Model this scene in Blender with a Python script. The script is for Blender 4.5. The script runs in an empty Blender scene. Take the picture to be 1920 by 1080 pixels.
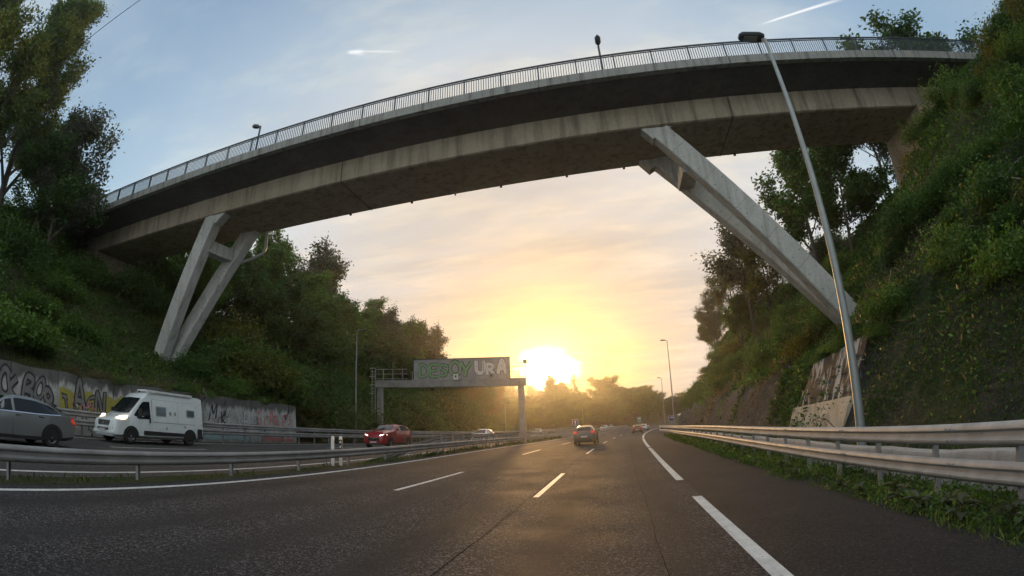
import bpy, bmesh, math, random
import numpy as np
from mathutils import Matrix, Vector, noise as mnoise

sc = bpy.context.scene
col = sc.collection
rad = math.radians

# ------------------------------------------------------------------ camera
cd = bpy.data.cameras.new('camera'); cam = bpy.data.objects.new('camera', cd); col.objects.link(cam); sc.camera = cam
cd.type = 'PANO'
cc = cd if hasattr(cd, 'panorama_type') else cd.cycles
cc.panorama_type = 'FISHEYE_LENS_POLYNOMIAL'      # the wide-angle windscreen camera bends straight lines
cc.fisheye_fov = math.pi * 1.2
cd.sensor_fit = 'HORIZONTAL'; cd.sensor_width = 36.0; cd.sensor_height = 20.25
FL = 17.372368
cc.fisheye_polynomial_k0 = 0.0; cc.fisheye_polynomial_k1 = -1 / FL; cc.fisheye_polynomial_k2 = 0.0
cc.fisheye_polynomial_k3 = .0287 / FL ** 3; cc.fisheye_polynomial_k4 = 0.0
cam.matrix_world = (Matrix.Translation((0, 0, 1.7)) @ Matrix.Rotation(0.1901, 4, 'Z') @ Matrix.Rotation(0.2816, 4, 'X')
                    @ Matrix.Rotation(0.0438, 4, 'Y') @ Matrix.Rotation(math.pi / 2, 4, 'X'))
cd.clip_start = .05; cd.clip_end = 6000

# ------------------------------------------------------------------ light
SUN_AZ, SUN_EL = rad(-7.2), rad(6.6)              # azimuth from +Y towards +X
SUN = Vector((math.sin(SUN_AZ) * math.cos(SUN_EL), math.cos(SUN_AZ) * math.cos(SUN_EL), math.sin(SUN_EL)))
SKY_STRENGTH = .15
SUN_STRENGTH = 1.2
EXPOSURE = 1.0

def world():
    w = bpy.data.worlds.new('World'); sc.world = w; w.use_nodes = True
    nt = w.node_tree; N = nt.nodes; L = nt.links
    bg = N['Background']; bg.inputs[1].default_value = SKY_STRENGTH
    def n(t, **k):
        x = N.new(t)
        for a, v in k.items(): setattr(x, a, v)
        return x
    def math_(op, a, b=None, clamp=False):
        m = n('ShaderNodeMath', operation=op, use_clamp=clamp)
        for i, v in enumerate((a, b)):
            if v is None: continue
            if isinstance(v, (int, float)): m.inputs[i].default_value = v
            else: L.new(v, m.inputs[i])
        return m.outputs[0]
    def mix(f, a, b):
        m = n('ShaderNodeMix', data_type='RGBA')
        for i, v in ((0, f), (6, a), (7, b)):
            if isinstance(v, (int, float)): m.inputs[i].default_value = v
            elif isinstance(v, tuple): m.inputs[i].default_value = (*v, 1)
            else: L.new(v, m.inputs[i])
        return m.outputs[2]
    def smooth(v, lo, hi, a=0., b=1.):
        m = n('ShaderNodeMapRange', interpolation_type='SMOOTHSTEP')
        L.new(v, m.inputs[0]); m.inputs[1].default_value = lo; m.inputs[2].default_value = hi
        m.inputs[3].default_value = a; m.inputs[4].default_value = b
        return m.outputs[0]
    sky = n('ShaderNodeTexSky', sky_type='NISHITA')
    sky.sun_disc = False; sky.sun_elevation = SUN_EL; sky.sun_rotation = SUN_AZ
    sky.altitude = 50; sky.air_density = 1.3; sky.dust_density = 2.2; sky.ozone_density = 1.6
    tc = n('ShaderNodeTexCoord'); D = tc.outputs['Generated']
    sep = n('ShaderNodeSeparateXYZ'); L.new(D, sep.inputs[0])
    dot = n('ShaderNodeVectorMath', operation='DOT_PRODUCT'); L.new(D, dot.inputs[0]); dot.inputs[1].default_value = SUN
    ang = math_('ARCCOSINE', math_('MINIMUM', dot.outputs['Value'], 1.0))       # angle from the sun, radians
    # cirrus sheet: direction projected onto a flat layer overhead
    zz = math_('MAXIMUM', math_('ADD', sep.outputs[2], .12), .03)
    comb = n('ShaderNodeCombineXYZ')
    L.new(math_('DIVIDE', sep.outputs[0], zz), comb.inputs[0]); L.new(math_('DIVIDE', sep.outputs[1], zz), comb.inputs[1])
    mp = n('ShaderNodeMapping'); L.new(comb.outputs[0], mp.inputs[0])
    mp.inputs['Rotation'].default_value = (0, 0, rad(24)); mp.inputs['Scale'].default_value = (.55, 1.5, 1)
    n1 = n('ShaderNodeTexNoise'); L.new(mp.outputs[0], n1.inputs['Vector']); n1.inputs['Scale'].default_value = 1.1
    n1.inputs['Detail'].default_value = 4; n1.inputs['Roughness'].default_value = .6; n1.inputs['Distortion'].default_value = .6
    mp2 = n('ShaderNodeMapping'); L.new(comb.outputs[0], mp2.inputs[0])
    mp2.inputs['Rotation'].default_value = (0, 0, rad(-35)); mp2.inputs['Scale'].default_value = (2.2, 5.5, 1)
    n2 = n('ShaderNodeTexNoise'); L.new(mp2.outputs[0], n2.inputs['Vector']); n2.inputs['Scale'].default_value = 1.0
    n2.inputs['Detail'].default_value = 4; n2.inputs['Roughness'].default_value = .62
    cir = math_('ADD', math_('MULTIPLY', smooth(n1.outputs[0], .36, .72), .75), math_('MULTIPLY', smooth(n2.outputs[0], .46, .72), .45), True)
    # the sheet thickens towards the low sun and hides the clear sky there
    veil = math_('ADD', math_('MULTIPLY', cir, .36), smooth(math_('ADD', ang, math_('MULTIPLY', math_('SUBTRACT', n1.outputs[0], .5), .55)), .36, 1.12, 1., .0), True)
    rmp = n('ShaderNodeValToRGB'); e = rmp.color_ramp.elements
    stops = [(0., (.66, .46, .17)), (.10, (.68, .50, .22)), (.17, (.70, .56, .38)), (.30, (.80, .685, .585)), (.50, (.83, .78, .74)), (.75, (.68, .74, .79)), (1., (.56, .67, .79))]
    while len(e) < len(stops): e.new(.5)
    for x_, (p_, c_) in zip(e, stops): x_.position = p_; x_.color = (*c_, 1)
    L.new(ang, rmp.inputs[0])
    cl = n('ShaderNodeVectorMath', operation='SCALE'); L.new(rmp.outputs[0], cl.inputs[0])
    L.new(math_('MULTIPLY', math_('ADD', .77, math_('ADD', math_('MULTIPLY', n1.outputs[0], .26), math_('MULTIPLY', cir, .20))), CLOUD), cl.inputs['Scale'])
    tintc = mix(smooth(n2.outputs[0], .42, .62), (.97, .985, 1.0), (1.06, 1.03, .95))
    clm = n('ShaderNodeVectorMath', operation='MULTIPLY'); L.new(cl.outputs[0], clm.inputs[0]); L.new(tintc, clm.inputs[1]); cl = clm
    base = n('ShaderNodeVectorMath', operation='MULTIPLY'); L.new(sky.outputs[0], base.inputs[0]); base.inputs[1].default_value = (SKYG * .93, SKYG * 1.04, SKYG * 1.16)
    c = mix(veil, base.outputs[0], cl.outputs[0])
    # pale cloud added away from the sunset, mostly unseen, to brighten shaded faces
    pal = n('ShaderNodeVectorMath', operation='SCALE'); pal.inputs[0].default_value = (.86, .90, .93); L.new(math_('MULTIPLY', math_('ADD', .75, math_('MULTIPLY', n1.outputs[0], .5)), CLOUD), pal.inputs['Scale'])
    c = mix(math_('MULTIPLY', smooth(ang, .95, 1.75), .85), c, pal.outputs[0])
    # low cloud bank with lit edges round the sun
    mp3 = n('ShaderNodeMapping'); L.new(D, mp3.inputs[0]); mp3.inputs['Scale'].default_value = (9, 9, 42)
    n3 = n('ShaderNodeTexNoise'); L.new(mp3.outputs[0], n3.inputs['Vector']); n3.inputs['Scale'].default_value = 1.0; n3.inputs['Detail'].default_value = 4
    band = math_('MULTIPLY', smooth(sep.outputs[2], .07, .115), smooth(sep.outputs[2], .115, .19, 1., 0.))
    bank = math_('MULTIPLY', smooth(n3.outputs[0], .52, .68), band)
    bc = n('ShaderNodeVectorMath', operation='SCALE'); bc.inputs[0].default_value = (.86, .56, .36); bc.inputs['Scale'].default_value = CLOUD * .95
    c0 = c; bankf = math_('MULTIPLY', bank, .75)
    # the sun itself behind broken cloud: a flattened yellow glow and a torn white core
    rv = Vector((math.cos(SUN_AZ), -math.sin(SUN_AZ), 0))
    dx = n('ShaderNodeVectorMath', operation='DOT_PRODUCT'); L.new(D, dx.inputs[0]); dx.inputs[1].default_value = rv
    front = smooth(dot.outputs['Value'], .3, .6)
    dz_ = math_('SUBTRACT', sep.outputs[2], math.sin(SUN_EL))
    wobble = math_('MULTIPLY', math_('SUBTRACT', n3.outputs[0], .5), .075)
    def ell(k, wob):
        q = math_('SQRT', math_('ADD', math_('POWER', math_('ABSOLUTE', math_('MULTIPLY', dx.outputs['Value'], k)), 2.0), math_('POWER', math_('ABSOLUTE', dz_), 2.0)))
        return math_('ADD', q, math_('MULTIPLY', wobble, wob))
    halo = math_('MULTIPLY', smooth(ell(.36, .9), .012, .100, 1., 0.), front)
    yc = n('ShaderNodeVectorMath', operation='SCALE'); yc.inputs[0].default_value = (1.0, .64, .13); yc.inputs['Scale'].default_value = CLOUD * 1.05
    c = mix(math_('MULTIPLY', halo, .95), c, yc.outputs[0]); c = mix(bankf, c, bc.outputs[0])
    core = math_('MULTIPLY', smooth(ell(.72, .8), .006, .054, 1., 0.), front)
    gl = n('ShaderNodeVectorMath', operation='SCALE'); gl.inputs[0].default_value = (1.0, .90, .50)
    L.new(math_('MULTIPLY', math_('POWER', core, 1.6), 45.0), gl.inputs['Scale'])
    a2 = n('ShaderNodeVectorMath', operation='ADD'); L.new(c, a2.inputs[0]); L.new(gl.outputs[0], a2.inputs[1])
    # condensation trails: short arcs of great circles
    prev = a2.outputs[0]
    for d0, d1, wd, amt in TRAILS:
        v0, v1 = Vector(d0).normalized(), Vector(d1).normalized()
        nn = v0.cross(v1).normalized(); mid = (v0 + v1).normalized(); half = v0.angle(v1) / 2
        tdir = (v1 - v0).normalized()
        da = n('ShaderNodeVectorMath', operation='DOT_PRODUCT'); L.new(D, da.inputs[0]); da.inputs[1].default_value = nn
        db = n('ShaderNodeVectorMath', operation='DOT_PRODUCT'); L.new(D, db.inputs[0]); db.inputs[1].default_value = tdir
        dm = n('ShaderNodeVectorMath', operation='DOT_PRODUCT'); L.new(D, dm.inputs[0]); dm.inputs[1].default_value = mid
        m0 = mid.dot(tdir)
        u = math_('DIVIDE', math_('SUBTRACT', db.outputs['Value'], m0), half)      # -1 .. 1 along the trail
        wv = math_('MULTIPLY', smooth(u, -1., 1., .55, 1.), wd)
        across = smooth(math_('DIVIDE', math_('ABSOLUTE', da.outputs['Value']), wv), .0, 1.1, 1., 0.)
        along = math_('MULTIPLY', smooth(u, -1.05, -.55), smooth(u, .1, 1.05, 1., 0.))
        f = math_('MULTIPLY', math_('MULTIPLY', across, along), math_('MULTIPLY', smooth(dm.outputs['Value'], .5, .6), amt))
        tcn = n('ShaderNodeVectorMath', operation='SCALE'); tcn.inputs[0].default_value = (1.25, 1.22, 1.2); tcn.inputs['Scale'].default_value = CLOUD
        prev = mix(f, prev, tcn.outputs[0])
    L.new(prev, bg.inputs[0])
    if hasattr(w, 'cycles'): w.cycles.sampling_method = 'MANUAL'; w.cycles.sample_map_resolution = 512

CLOUD, SKYG = 3.33, 1.0
def _dir(az, el): return (math.sin(rad(az)) * math.cos(rad(el)), math.cos(rad(az)) * math.cos(rad(el)), math.sin(rad(el)))
TRAILS = [(_dir(27.4, 40.6), _dir(41.5, 39.4), .0045, .75), (_dir(-34.6, 42.5), _dir(-25, 43.2), .0045, .3), (_dir(-34.3, 42.4), _dir(-31.4, 42.75), .009, .55)]
world()

sl = bpy.data.lights.new('sun', 'SUN'); sun = bpy.data.objects.new('sun', sl); col.objects.link(sun)
sl.energy = SUN_STRENGTH; sl.angle = rad(4.0); sl.color = (1.0, .53, .18)
sun.rotation_euler = (-SUN).to_track_quat('-Z', 'Y').to_euler(); sun.location = SUN * 200

vs = sc.view_settings
vs.view_transform = 'Standard'; vs.look = 'None'; vs.exposure = EXPOSURE; vs.gamma = 1.0; vs.use_curve_mapping = False
sc.render.engine = 'CYCLES'
sc.cycles.use_denoising = True
sc.cycles.max_bounces = 4; sc.cycles.diffuse_bounces = 2; sc.cycles.glossy_bounces = 2; sc.cycles.transmission_bounces = 2
sc.cycles.use_adaptive_sampling = True; sc.cycles.adaptive_threshold = .035
sc.cycles.volume_bounces = 0; sc.cycles.transparent_max_bounces = 6
sc.cycles.sample_clamp_indirect = 6.0

# ------------------------------------------------------------------ helpers
rng = np.random.default_rng(7); random.seed(7)

def tag(o, label=None, cat=None, group=None, kind=None):
    if label: o['label'] = label
    if cat: o['category'] = cat
    if group: o['group'] = group
    if kind: o['kind'] = kind
    return o

def empty(name, loc=(0, 0, 0), rz=0.0, label=None, cat=None, group=None):
    o = bpy.data.objects.new(name, None); col.objects.link(o); o.empty_display_size = .2
    o.location = loc; o.rotation_euler = (0, 0, rz)
    return tag(o, label, cat, group)

def link(name, me, parent=None, m=None):
    if m is not None and not me.materials: me.materials.append(m)
    o = bpy.data.objects.new(name, me); col.objects.link(o); o.parent = parent
    return o

class MB:
    def __init__(s): s.v, s.f = [], []
    def add(s, V, F):
        b = len(s.v); s.v += [tuple(p) for p in V]; s.f += [tuple(b + i for i in f) for f in F]; return s
    def box(s, c, d, M=None):
        V = [(c[0] + x * d[0] / 2, c[1] + y * d[1] / 2, c[2] + z * d[2] / 2) for x in (-1, 1) for y in (-1, 1) for z in (-1, 1)]
        if M is not None: V = [M @ Vector(p) for p in V]
        return s.add(V, [(0, 1, 3, 2), (4, 6, 7, 5), (0, 4, 5, 1), (2, 3, 7, 6), (0, 2, 6, 4), (1, 5, 7, 3)])
    def bar(s, a, b, w, h, up=(0, 0, 1), w2=None, h2=None):
        a, b = Vector(a), Vector(b); d = (b - a).normalized(); up = Vector(up)
        x = d.cross(up).normalized(); u = x.cross(d).normalized(); w2 = w if w2 is None else w2; h2 = h if h2 is None else h2
        V = [p + x * (sx * ww / 2) + u * (su * hh / 2) for p, ww, hh in ((a, w, h), (b, w2, h2)) for sx, su in ((-1, -1), (1, -1), (1, 1), (-1, 1))]
        return s.add(V, [(3, 2, 1, 0), (4, 5, 6, 7)] + [(i, (i + 1) % 4, 4 + (i + 1) % 4, 4 + i) for i in range(4)])
    def tube(s, pts, rs, n=8, cap=True):
        pts = [Vector(p) for p in pts]
        if not hasattr(rs, '__len__'): rs = [rs] * len(pts)
        b = len(s.v); pu = None
        for i, p in enumerate(pts):
            d = (pts[min(i + 1, len(pts) - 1)] - pts[max(i - 1, 0)]).normalized()
            ref = pu if pu is not None else (Vector((1, 0, 0)) if abs(d.z) > .9 else Vector((0, 0, 1)))
            x = d.cross(ref).normalized(); u = x.cross(d).normalized(); pu = u
            for k in range(n):
                a = 2 * math.pi * k / n; s.v.append(tuple(p + (x * math.cos(a) + u * math.sin(a)) * rs[i]))
        for i in range(len(pts) - 1):
            for k in range(n):
                s.f.append((b + i * n + k, b + i * n + (k + 1) % n, b + (i + 1) * n + (k + 1) % n, b + (i + 1) * n + k))
        if cap:
            s.f.append(tuple(b + k for k in range(n))[::-1]); e = b + (len(pts) - 1) * n; s.f.append(tuple(e + k for k in range(n)))
        return s
    def prism(s, poly, d, M=None):
        n = len(poly); V = [Vector(p) for p in poly] + [Vector(p) + Vector(d) for p in poly]
        if M is not None: V = [M @ p for p in V]
        return s.add(V, [tuple(range(n))[::-1], tuple(range(n, 2 * n))] + [(i, (i + 1) % n, n + (i + 1) % n, n + i) for i in range(n)])
    def sweep(s, prof, frames):
        """prof: closed list of (a,b); frames: list of (origin, va, vb)"""
        n = len(prof); b = len(s.v)
        for o, va, vb in frames:
            for a, c in prof: s.v.append(tuple(Vector(o) + Vector(va) * a + Vector(vb) * c))
        for i in range(len(frames) - 1):
            for k in range(n): s.f.append((b + i * n + k, b + i * n + (k + 1) % n, b + (i + 1) * n + (k + 1) % n, b + (i + 1) * n + k))
        s.f.append(tuple(b + k for k in range(n))[::-1]); e = b + (len(frames) - 1) * n; s.f.append(tuple(e + k for k in range(n)))
        return s
    def mesh(s, name, m=None, smooth=None):
        me = bpy.data.meshes.new(name); me.from_pydata(s.v, [], s.f); me.update()
        bm = bmesh.new(); bm.from_mesh(me); bmesh.ops.recalc_face_normals(bm, faces=bm.faces)
        if smooth is not None:
            for f in bm.faces: f.smooth = True
            for e in bm.edges:
                if len(e.link_faces) == 2 and e.calc_face_angle(0) > smooth: e.smooth = False
        bm.to_mesh(me); bm.free()
        if m is not None: me.materials.append(m)
        return me
    def build(s, name, m=None, parent=None, smooth=None, **t):
        return tag(link(name, s.mesh(name, m, smooth), parent), **t)

def bevel(o, w=.02, seg=2):
    b = o.modifiers.new('bevel', 'BEVEL'); b.width = w; b.segments = seg; b.limit_method = 'ANGLE'; b.angle_limit = rad(40)
    return o

def mesh_np(name, V, F, m=None, tint=None, smooth=False):
    V = np.asarray(V, np.float32); F = np.asarray(F, np.int32); k = F.shape[1]
    me = bpy.data.meshes.new(name)
    me.vertices.add(len(V)); me.vertices.foreach_set('co', V.ravel())
    me.loops.add(F.size); me.loops.foreach_set('vertex_index', F.ravel())
    me.polygons.add(len(F)); me.polygons.foreach_set('loop_start', np.arange(0, F.size, k, dtype=np.int32))
    if smooth: me.polygons.foreach_set('use_smooth', np.ones(len(F), bool))
    if tint is not None:
        a = me.attributes.new('tint', 'FLOAT', 'POINT'); a.data.foreach_set('value', np.asarray(tint, np.float32))
    me.update(calc_edges=True)
    if m is not None: me.materials.append(m)
    return me

def copy_tree(o, parent=None):
    c = o.copy(); col.objects.link(c); c.parent = parent
    for ch in list(o.children): copy_tree(ch, c)
    return c

# ------------------------------------------------------------------ materials
def ramp(nt, fac, stops):
    r = nt.nodes.new('ShaderNodeValToRGB'); e = r.color_ramp.elements
    while len(e) < len(stops): e.new(.5)
    for x, (p, c) in zip(e, stops): x.position = p; x.color = (*c, 1) if len(c) == 3 else c
    nt.links.new(fac, r.inputs[0]); return r.outputs[0]

def noise_tex(nt, vec, scale, detail=5, rough=.55, dist=0.0, mapping=None):
    if mapping:
        mp = nt.nodes.new('ShaderNodeMapping'); nt.links.new(vec, mp.inputs[0]); mp.inputs['Scale'].default_value = mapping; vec = mp.outputs[0]
    t = nt.nodes.new('ShaderNodeTexNoise'); nt.links.new(vec, t.inputs['Vector'])
    t.inputs['Scale'].default_value = scale; t.inputs['Detail'].default_value = detail; t.inputs['Roughness'].default_value = rough; t.inputs['Distortion'].default_value = dist
    return t.outputs['Fac']

def mixc(nt, f, a, b, mode='MIX'):
    m = nt.nodes.new('ShaderNodeMix'); m.data_type = 'RGBA'; m.blend_type = mode
    for i, v in ((0, f), (6, a), (7, b)):
        if isinstance(v, (int, float)): m.inputs[i].default_value = v
        elif isinstance(v, tuple): m.inputs[i].default_value = (*v, 1)
        else: nt.links.new(v, m.inputs[i])
    return m.outputs[2]

def mth(nt, op, a, b=None, clamp=False):
    m = nt.nodes.new('ShaderNodeMath'); m.operation = op; m.use_clamp = clamp
    for i, v in enumerate((a, b)):
        if v is None: continue
        if isinstance(v, (int, float)): m.inputs[i].default_value = v
        else: nt.links.new(v, m.inputs[i])
    return m.outputs[0]

def newmat(name):
    m = bpy.data.materials.new(name); m.use_nodes = True; nt = m.node_tree
    return m, nt, nt.nodes['Principled BSDF']

def coords(nt, kind='Object'):
    if kind == 'World': return nt.nodes.new('ShaderNodeNewGeometry').outputs['Position']
    return nt.nodes.new('ShaderNodeTexCoord').outputs[kind]

def bump(nt, P, h, strength=.4, dist=.02):
    b = nt.nodes.new('ShaderNodeBump'); b.inputs['Strength'].default_value = strength; b.inputs['Distance'].default_value = dist
    nt.links.new(h, b.inputs['Height']); nt.links.new(b.outputs[0], P.inputs['Normal'])

def simple(name, c1, c2=None, scale=3., rough=.6, metal=0., bumps=0., mapping=None, spec=.5, bdist=.01, coat=0., kind='Object'):
    m, nt, P = newmat(name); P.inputs['Roughness'].default_value = rough; P.inputs['Metallic'].default_value = metal
    P.inputs['Specular IOR Level'].default_value = spec; P.inputs['Coat Weight'].default_value = coat; P.inputs['Coat Roughness'].default_value = .06
    if c2 is None: P.inputs['Base Color'].default_value = (*c1, 1)
    v = coords(nt, kind)
    f = noise_tex(nt, v, scale, 6, .6, .2, mapping)
    if c2 is not None: nt.links.new(ramp(nt, f, [(.3, c1), (.7, c2)]), P.inputs['Base Color'])
    if bumps: bump(nt, P, noise_tex(nt, v, scale * 6, 4), bumps, bdist)
    return m

def emit(name, c, s, base=(.8, .8, .8)):
    m, nt, P = newmat(name); P.inputs['Base Color'].default_value = (*base, 1); P.inputs['Emission Color'].default_value = (*c, 1); P.inputs['Emission Strength'].default_value = s
    P.inputs['Roughness'].default_value = .15
    return m

def concrete(name, a, b, streak=.5, stain=(.03, .032, .028), scale=.5, seams=None):
    """weathered concrete: blotches, vertical run-off streaks, fine pitting"""
    m, nt, P = newmat(name); v = coords(nt, 'World'); P.inputs['Roughness'].default_value = .9; P.inputs['Specular IOR Level'].default_value = .25
    c = ramp(nt, noise_tex(nt, v, scale, 4, .65), [(.3, a), (.7, b)])
    st = noise_tex(nt, v, 1.0, 4, .6, 0, (2.6, 2.6, .16))
    c = mixc(nt, mth(nt, 'MULTIPLY', ramp(nt, st, [(.48, (0, 0, 0)), (.72, (1, 1, 1))]), streak), c, stain)
    fine = noise_tex(nt, v, 9, 4, .7)
    c = mixc(nt, .35, c, ramp(nt, fine, [(.3, (.35, .35, .35)), (.7, (1, 1, 1))]), 'MULTIPLY')
    nt.links.new(c, P.inputs['Base Color'])
    bump(nt, P, noise_tex(nt, v, 14, 3, .7), .35, .02)
    return m

def asphalt(name, a, b, glint=.35, wear=True):
    m, nt, P = newmat(name); v = coords(nt, 'World')
    big = noise_tex(nt, v, .35, 5, .6, .3, (1.0, .14, 1))
    c = ramp(nt, big, [(.3, a), (.7, b)])
    vo = nt.nodes.new('ShaderNodeTexVoronoi'); nt.links.new(v, vo.inputs['Vector']); vo.inputs['Scale'].default_value = 48; sp_ = nt.nodes.new('ShaderNodeSeparateColor'); nt.links.new(vo.outputs['Color'], sp_.inputs[0]); grain = sp_.outputs[0]
    gr_ = ramp(nt, grain, [(.0, (.2, .2, .21)), (.45, (.7, .7, .7)), (.8, (1.3, 1.28, 1.25)), (.95, (3.8, 3.6, 3.4))])
    if wear:
        # wheel tracks: smoother, darker bands two to a lane
        sp = nt.nodes.new('ShaderNodeSeparateXYZ'); nt.links.new(v, sp.inputs[0])
        t_ = mth(nt, 'SUBTRACT', sp.outputs[0], mth(nt, 'MULTIPLY', mth(nt, 'MULTIPLY', sp.outputs[1], sp.outputs[1]), .0005))
        ph = mth(nt, 'MULTIPLY', mth(nt, 'ADD', mth(nt, 'DIVIDE', mth(nt, 'ADD', t_, 1.9), 3.5), -.25), 4 * math.pi)
        trk = mth(nt, 'POWER', mth(nt, 'ADD', mth(nt, 'MULTIPLY', mth(nt, 'COSINE', ph), .5), .5), 1.6)
        trk = mth(nt, 'MULTIPLY', trk, ramp(nt, noise_tex(nt, v, 1.0, 3, .6, .2, (.9, .06, 1)), [(.3, (.3, .3, .3)), (.65, (1, 1, 1))]))
        c = mixc(nt, mth(nt, 'SUBTRACT', .85, mth(nt, 'MULTIPLY', trk, .6)), c, gr_, 'MULTIPLY')
        c = mixc(nt, mth(nt, 'MULTIPLY', trk, .45), c, (.024, .024, .0245))
        oil = noise_tex(nt, v, .9, 4, .6, .4, (1.0, .25, 1))
        c = mixc(nt, ramp(nt, oil, [(.60, (0, 0, 0)), (.72, (.4, .4, .4))]), c, (.02, .02, .02))
    else:
        c = mixc(nt, .35, c, gr_, 'MULTIPLY')
    nt.links.new(c, P.inputs['Base Color'])
    nt.links.new(ramp(nt, noise_tex(nt, v, .6, 4), [(.3, (.70,) * 3), (.7, (.85,) * 3)]), P.inputs['Roughness'])
    P.inputs['Specular IOR Level'].default_value = glint
    bump(nt, P, noise_tex(nt, v, 26, 4, .9), 1.0, .025)
    return m

def leafmat(name, dark, light, trans=(.16, .2, .03), tmix=.35, rough=.55):
    m = bpy.data.materials.new(name); m.use_nodes = True; nt = m.node_tree; P = nt.nodes['Principled BSDF']; out = nt.nodes['Material Output']
    at = nt.nodes.new('ShaderNodeAttribute'); at.attribute_name = 'tint'
    oi = nt.nodes.new('ShaderNodeObjectInfo')
    f = mth(nt, 'ADD', mth(nt, 'MULTIPLY', at.outputs['Fac'], .8), mth(nt, 'MULTIPLY', oi.outputs['Random'], .25), True)
    c = ramp(nt, f, [(.0, dark), (.75, light), (1., tuple(min(1, x * 1.5) for x in light))])
    nt.links.new(c, P.inputs['Base Color']); P.inputs['Roughness'].default_value = rough; P.inputs['Specular IOR Level'].default_value = .3
    T = nt.nodes.new('ShaderNodeBsdfTranslucent'); nt.links.new(mixc(nt, 1., c, tuple(x * 6 for x in trans), 'MULTIPLY'), T.inputs[0])
    M = nt.nodes.new('ShaderNodeMixShader'); M.inputs[0].default_value = tmix
    nt.links.new(P.outputs[0], M.inputs[1]); nt.links.new(T.outputs[0], M.inputs[2]); nt.links.new(M.outputs[0], out.inputs[0])
    return m

M = dict(
    asphalt=asphalt('asphalt_lane', (.042, .043, .045), (.066, .067, .070), .1),
    asphalt_old=asphalt('asphalt_opposite', (.04, .04, .04), (.062, .06, .058)),
    shoulder=asphalt('asphalt_shoulder', (.028, .029, .031), (.038, .039, .041), .12, False),
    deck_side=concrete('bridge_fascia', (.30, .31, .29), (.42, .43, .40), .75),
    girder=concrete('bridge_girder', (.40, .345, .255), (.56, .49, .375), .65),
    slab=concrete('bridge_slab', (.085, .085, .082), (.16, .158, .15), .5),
    strut=concrete('strut_concrete', (.56, .58, .54), (.72, .73, .69), .6, (.22, .21, .17)),
    wallc=concrete('wall_concrete', (.20, .20, .19), (.33, .33, .31), .55),
    kerbc=concrete('gutter_concrete', (.38, .37, .35), (.54, .52, .49), .35),
    panel=concrete('patched_panel', (.58, .48, .35), (.74, .64, .50), .5, (.20, .15, .10), 1.2),
    railing=simple('painted_steel_railing', (.030, .045, .055), (.05, .07, .08), 2, .5, .2),
    galv=simple('galvanised_steel', (.30, .305, .30), (.48, .48, .47), 2.2, .62, .15, .15),
    galv_old=simple('weathered_galvanised', (.22, .22, .215), (.38, .375, .365), 1.4, .62, .2, .2),
    lampgrey=simple('lamp_post_grey', (.30, .33, .32), (.40, .43, .42), 2, .5, .4),
    lampdark=simple('lamp_head_dark', (.03, .045, .045), (.05, .065, .065), 4, .5),
    glassy=simple('lamp_glass', (.3, .33, .32), None, rough=.15, spec=.8),
    bark=simple('bark', (.05, .04, .03), (.11, .095, .075), 5, .95, bumps=.5, mapping=(1, 1, .2)),
    white=simple('white_plastic', (.78, .79, .78), (.66, .67, .66), 3, .45),
    black=simple('black_plastic', (.015, .015, .016), (.03, .03, .03), 5, .5),
    rubber=simple('tyre_rubber', (.012, .012, .012), (.022, .022, .022), 8, .85),
    rim=simple('alloy_rim', (.55, .56, .58), (.42, .43, .45), 3, .3, .85),
    glass=simple('tinted_glass', (.012, .016, .018), None, rough=.05, spec=.35),
    glass_grey=simple('grey_glass', (.10, .12, .13), None, rough=.08, spec=.9),
    chrome=simple('chrome', (.7, .7, .72), None, rough=.15, metal=1.),
    leaf=leafmat('leaf_mid', (.036, .078, .015), (.108, .188, .038)),
    leaf_d=leafmat('leaf_dark', (.024, .056, .014), (.070, .135, .032)),
    leaf_y=leafmat('leaf_yellowing', (.05, .06, .012), (.15, .15, .03), (.2, .2, .03)),
    leaf_p=leafmat('leaf_poplar', (.036, .070, .018), (.115, .17, .045), (.2, .2, .03), .35),
    leaf_g=leafmat('leaf_grey', (.045, .060, .035), (.115, .13, .08), (.16, .17, .07)),
    grass=leafmat('grass_blade', (.04, .075, .016), (.12, .18, .042), (.18, .2, .03), .3),
    dry=leafmat('dry_grass', (.07, .06, .025), (.20, .165, .085), (.2, .16, .05), .25),
)
def worn_paint():
    m, nt, P = newmat('road_paint'); v = coords(nt, 'World'); P.inputs['Roughness'].default_value = .6; P.inputs['Specular IOR Level'].default_value = .25
    c = ramp(nt, noise_tex(nt, v, 3.5, 4, .6), [(.3, (.56, .56, .54)), (.7, (.76, .76, .73))])
    c = mixc(nt, ramp(nt, noise_tex(nt, v, 17, 5, .75), [(.56, (0, 0, 0)), (.70, (.85, .85, .85))]), c, (.09, .088, .085))
    c = mixc(nt, ramp(nt, noise_tex(nt, v, 1.0, 3, .6, 0, (3, .5, 1)), [(.5, (0, 0, 0)), (.8, (.5, .5, .5))]), c, (.2, .2, .195))
    nt.links.new(c, P.inputs['Base Color']); bump(nt, P, noise_tex(nt, v, 30, 3, .7), .4, .01); return m
M['paint'] = worn_paint()
M['deadwood'] = simple('dead_wood', (.30, .27, .22), (.42, .38, .31), 6, .9)
def carpaint(name, c, metal=.3):
    m, nt, P = newmat(name); P.inputs['Base Color'].default_value = (*c, 1); P.inputs['Metallic'].default_value = metal
    P.inputs['Roughness'].default_value = .38; P.inputs['Coat Weight'].default_value = .8; P.inputs['Coat Roughness'].default_value = .06
    v = coords(nt); d = noise_tex(nt, v, 2.5, 5, .6)
    nt.links.new(mixc(nt, ramp(nt, d, [(.45, (0, 0, 0)), (.75, (.3, .3, .3))]), c, tuple(x * .55 + .03 for x in c)), P.inputs['Base Color'])
    return m

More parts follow.
